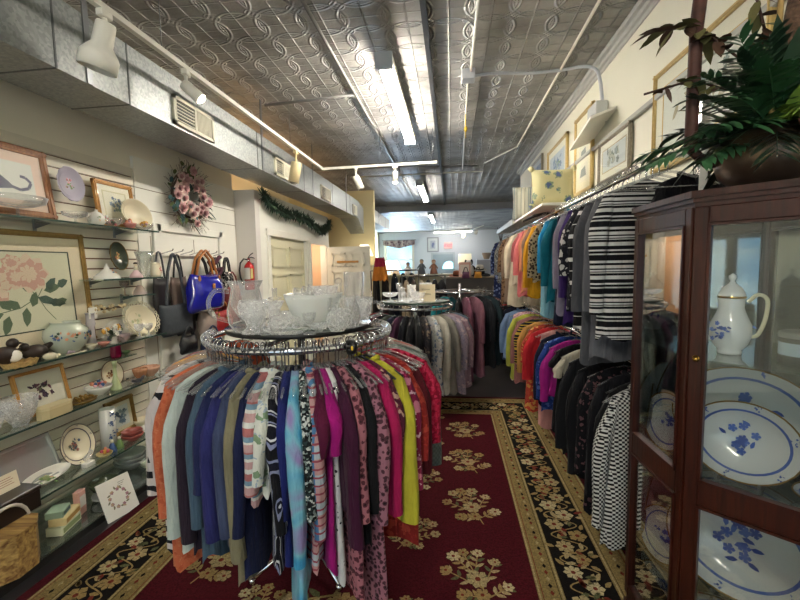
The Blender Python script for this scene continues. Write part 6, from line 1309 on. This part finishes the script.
# coats rack at left rear
t=thing('coat_rack','low coat rack at left rear beyond the open white door','clothes rack',(-1.15,7.6,0)); MB().tube([(-.35,0,1.5),(.55,0,1.5)],.014).tube([(-.35,0,0),(-.35,0,1.5)],.014).tube([(.55,0,0),(.55,0,1.5)],.014).tube([(-.35,-.25,.02),(-.35,.25,.02)],.014).tube([(.55,-.25,.02),(.55,.25,.02)],.014).build('rack_frame',chrome,t)
for i,(x,lb,c,L) in enumerate(((-.25,'black coat at left of the rear coat rack','15161a',.9),(-.08,'charcoal brown coat on the rear coat rack','2c2422',.9),(.1,'dark navy padded coat on the rear coat rack','161b2c',.95),(.26,'black wool coat on the rear coat rack','111216',.9),(.42,'grey tweed coat on the rear coat rack','4a4c50',.85))):
    garment(lb,'coat',(-1.15+x,7.6,1.518),PI/2+.3,S(c),L,.46,.58,.1,.04,i+170,collar=S(c)); hanger('clear',(-1.15+x,7.6,1.518),PI/2+.3,'the rear coat rack',holds=lb)
t=thing('draped_scarf','red and orange scarf draped over the rear coat rack','scarf',(-1.32,7.4,1.22)); vs=[];fs=[];K=10
for j in range(K+1):
    v=j/K
    for i in range(9): u=i/8-.5; vs.append((u*(.17+.13*v)+.04,-.03*math.sin(i*2.+v*3)-.03,.52-.42*v+.02*math.sin(i*3)))
for j in range(K):
    for i in range(8): fs.append((j*9+i,j*9+i+1,(j+1)*9+i+1,(j+1)*9+i))
m=MB().add(vs,fs); m.mi=[0 if (k//8)<4 else 1 for k in range(len(m.f))]; m.build('scarf_cloth',[S('b82a50'),S('e08a34')],t)
# lamp on the wall return
def lamp(label,loc,r,h,sh_,base,lit=1.5,col='fff0d0',bh=.3):
    t=thing('table_lamp',label,'lamp',loc); MB().lathe([(.001,0),(.07,0),(.06,.02),(.02,.05),(.05,bh*.5),(.02,bh),(.008,bh+.03)],16).build('lamp_base',base,t)
    MB().lathe([(r,bh),(r*sh_,bh+h),(r*sh_-.004,bh+h),(r-.004,bh)],24).build('lamp_shade',glow('shade_'+col+str(lit),col,lit),t); return t
t=lamp('small white bell-shaped lamp glowing by the rear cream wall',(-1.98,9.35,1.62),.20,.26,.5,brass,.9,'fdf3dc',.2)
t2=thing('lamp_console','tall narrow cream cabinet under the bell-shaped lamp','cabinet',(-1.98,9.38,0)); MB().box(-.2,.2,-.18,.18,0,1.62,bev=.01).build('cabinet_body',M('console_cream','d6c9a4',.6),t2); MB().box(-.17,.17,-.19,-.18,.1,1.5,bev=.004).build('cabinet_door',M('console_cream2','cdbf98',.6),t2)
# rear display tables with figurines, lamps and hats
t=thing('rear_display_table','long cream display table across the back of the shop','table',(-.9,12.0,0)); MB().box(-1.3,1.2,-.3,.3,1.28,1.32,bev=.005).build('table_top',M('table_cream','c9bfa6',.6),t); [MB().box(a-.03,a+.03,b-.03,b+.03,0,1.28).build('leg',MATS['table_cream'],t) for a in (-1.2,1.1) for b in (-.25,.25)]; MB().box(-1.25,1.15,.2,.24,.1,1.28).build('back_panel',MATS['table_cream'],t)
lamp('wide white lampshade glowing before the far window',(-1.75,12.0,1.32),.30,.28,.65,cer,1.3,'fff6e0',.12)
for i,(x,c1,c2,h,lb) in enumerate(((-.95,'d9d6d0','b9b4b4',.34,'white robed doll figurine on the rear display table'),(-.55,'5c6068','8a8484',.42,'grey coated doll figurine on the rear display table'),(-.2,'8a5a44','b98468',.40,'brown dressed teddy-coloured doll at right of display table'),(-1.3,'9a8a78','6a5a50',.28,'small beige doll figurine left of the white doll'))):
    t=thing('doll_figurine',lb,'figurine',(x-.3,11.95,1.32)); MB().lathe([(.001,0),(.12,0),(.11,.04),(.06,h*.55),(.05,h*.7),(.03,h*.75)],14).build('dress',M('doll_'+c1,c1,.7),t); MB().ell((0,0,h*.86),.055,10,8).build('head',M('doll_skin','c9a58c',.6),t); MB().ell((0,.015,h*.92),(.06,.055,.05),10,8).build('hair',M('doll_'+c2,c2,.8),t); MB().tube([(-.05,0,h*.66),(-.12,-.03,h*.4)],.02,6).build('arm',M('doll_'+c1,c1,.7),t); MB().tube([(.05,0,h*.66),(.12,-.03,h*.4)],.02,6).build('arm',M('doll_'+c1,c1,.7),t)
# counter with hats behind the third rack
t=thing('hat_counter','dark counter in the rear heaped with hats and bags','counter',(.35,8.9,0)); MB().box(-.55,.62,-.25,.25,0,1.30,bev=.01).build('counter_body',M('counter_dark','4a4440',.6),t); MB().box(-.57,.64,-.27,.27,1.30,1.33,bev=.005).build('counter_top',M('counter_top_wood','8a7a68',.5),t)
def hat(label,x,y,z,c,band,r=.16):
    t=thing('brimmed_hat',label,'hat',(x,y,z),(.2,0,0)); MB().lathe([(.001,.10),(.05,.11),(.075,.1),(.085,.05),(.088,.012),(r*.8,.004),(r,.012),(r,.006),(r*.8,0),(.08,0)],24).build('hat_body',S(c),t); MB().lathe([(.087,.015),(.089,.02),(.087,.04)],24).build('hat_band',S(band),t)
hat('rust brown brimmed hat at left on the rear counter',.12,8.8,1.345,'8a4a30','3a2018',.17); hat('black brimmed hat at the right on the rear counter',.62,8.8,1.345,'151518','55555c',.2); hat('cream and black hat stacked upon the black hat',.60,8.82,1.46,'d6cfc0','1a1a1c',.14)
t=thing('plush_dog','small black and white plush animal sitting on the rear counter','plush toy',(.40,8.85,1.332)); MB().ell((0,0,.12),(.09,.08,.12)).ell((-.03,-.03,.28),(.065,.065,.065)).build('body',M('plush_white','d8d5cf',.9,bump=.5,scale=60),t); MB().ell((.03,0,.3),(.03,.04,.06)).ell((-.09,0,.3),(.025,.035,.055)).ell((.05,.03,.13),(.07,.07,.1)).build('black_patches',S('17171a'),t)
lamp('beige drum lampshade glowing above the rear counter',(.30,9.05,1.332),.15,.22,.92,M('lamp_brass_dark','6a5a3c',.4,.5),.35,'e6dcbc',.26)
t=thing('framed_photo','pink framed photo propped before the hats on rear counter','picture',(.28,8.62,1.332),(-.1,0,0)); MB().box(-.12,.12,0,.02,0,.3).build('frame',M('pink_frame','d8a898',.6),t); MB().box(-.09,.09,-.002,0,.05,.25).build('photo',M('pale_photo','e2d0c4',.6),t)
for i,(x,c,lb) in enumerate(((.45,'c98a2c','mustard striped bag on the rear counter edge'),(.2,'6a3a5a','plum beaded bag on the rear counter edge'))): bag(lb,(x+.1,8.6,1.53),.15,.13,.08,M('bagc_'+c,c,.6),M('black_leather','1b1a1c',.4),rz=0,sl=.1)
# right rear wall shelf with vase of twigs
t=thing('rear_wall_shelf','white rear shelf holding a twig vase on the back wall','shelf',(1.9,15.0,1.75)); MB().box(-1.0,.9,-.2,.2,-.03,0).build('shelf_board',bluew,t); MB().box(-1.0,.9,-.2,.18,-1.75,-.03).build('shelf_unit_body',M('unit_grey','9a9ca4',.6),t)
def tw(t): m=MB(); [m.tube([(0,0,.5),(x,0,1.1)],.012,5) for x in (-.12,-.05,.03,.1)]; m.build('twigs',M('dark_twig','3c2826',.8),t)
vessel('round brown vase with upright dark twigs on the rear shelf','vase',(1.75,14.9,1.75),[(.001,0),(.12,0),(.1,.03),(.03,.1),(.06,.2),(.19,.35),(.17,.5),(.05,.6),(.04,.6),(.001,.4)],M('vase_brown','5f4238',.5),'twig_vase',extra=tw)
vessel('small tan round pot left of the twig vase','pot',(1.25,14.9,1.75),bowlp(.16,.22,.6),M('pot_tan','8d7a66',.6),'small_pot')
vessel('brown fish-shaped ornament below right of the twig vase','ornament',(2.3,14.85,1.75),[(.001,0),(.1,0),(.2,.12),(.12,.2),(.001,.22)],M('orn_brown','7a4a38',.6),'brown_ornament')
# valance on the far window
t=thing('window_valance','pink floral valance above the far window','curtain',(-2.75,21.85,2.35)); vs=[];fs=[];N=24
for i in range(N+1):
    u=i/N; x=-.85+1.7*u; y=-.06*math.sin(i*1.3); zb=.0+.22*abs(math.cos(u*PI))**1.0; zb=.28*abs(2*u-1)+.0
    vs+=[(x,y,.55),(x,y*1.5-.02,.12+zb*.7)]
for i in range(N): fs.append((2*i,2*i+1,2*i+3,2*i+2))
MB().add(vs,fs).build('valance_cloth',fab('floral',('c9b4ae','8a6a70','b09a96'),.35),t); MB().tube([(-.9,.02,.56),(.9,.02,.56)],.02).build('curtain_rod',steel,t)
# exit sign
t=thing('exit_sign','white exit sign with red letters on the back wall','sign',(-.14,21.95,2.40)); MB().box(-.22,.22,-.05,.04,0,.34,bev=.01).build('sign_box',M('sign_pinkish','e8c4c4',.5),t)
cu=bpy.data.curves.new('exit_text','FONT'); cu.body='EXIT'; cu.size=.2; cu.extrude=.004; cu.align_x='CENTER'; tmp=bpy.data.objects.new('tmp',cu); C.objects.link(tmp); dg=bpy.context.evaluated_depsgraph_get(); me=bpy.data.meshes.new_from_object(tmp.evaluated_get(dg)); bpy.data.objects.remove(tmp); bpy.data.curves.remove(cu); me.materials.clear(); me.materials.append(glow('exit_red','e0304a',1.2)); o=bpy.data.objects.new('exit_letters',me); C.objects.link(o); o.parent=t; o.location=(0,-.056,.1); o.rotation_euler=(PI/2,0,0)
# bookcase near the shop front behind the viewer (mirrored in the cabinet glass)
t=thing('bookcase','white bookcase full of books against the front wall','bookcase',(1.0,-2.6,0),0)
bc=[o for o in C.objects if o.name=='bookcase'][0]
m=MB(); m.box(-.35,.3,.25,.29,0,2.1); m.box(-.35,-.32,-.05,.25,0,2.1); m.box(.27,.3,-.05,.25,0,2.1)
for k in range(6): m.box(-.32,.27,-.05,.25,.05+k*.4,.08+k*.4)
m.build('carcass',white,bc); bc.rotation_euler=(0,0,PI); bc.location=(.95,-3.05,0)
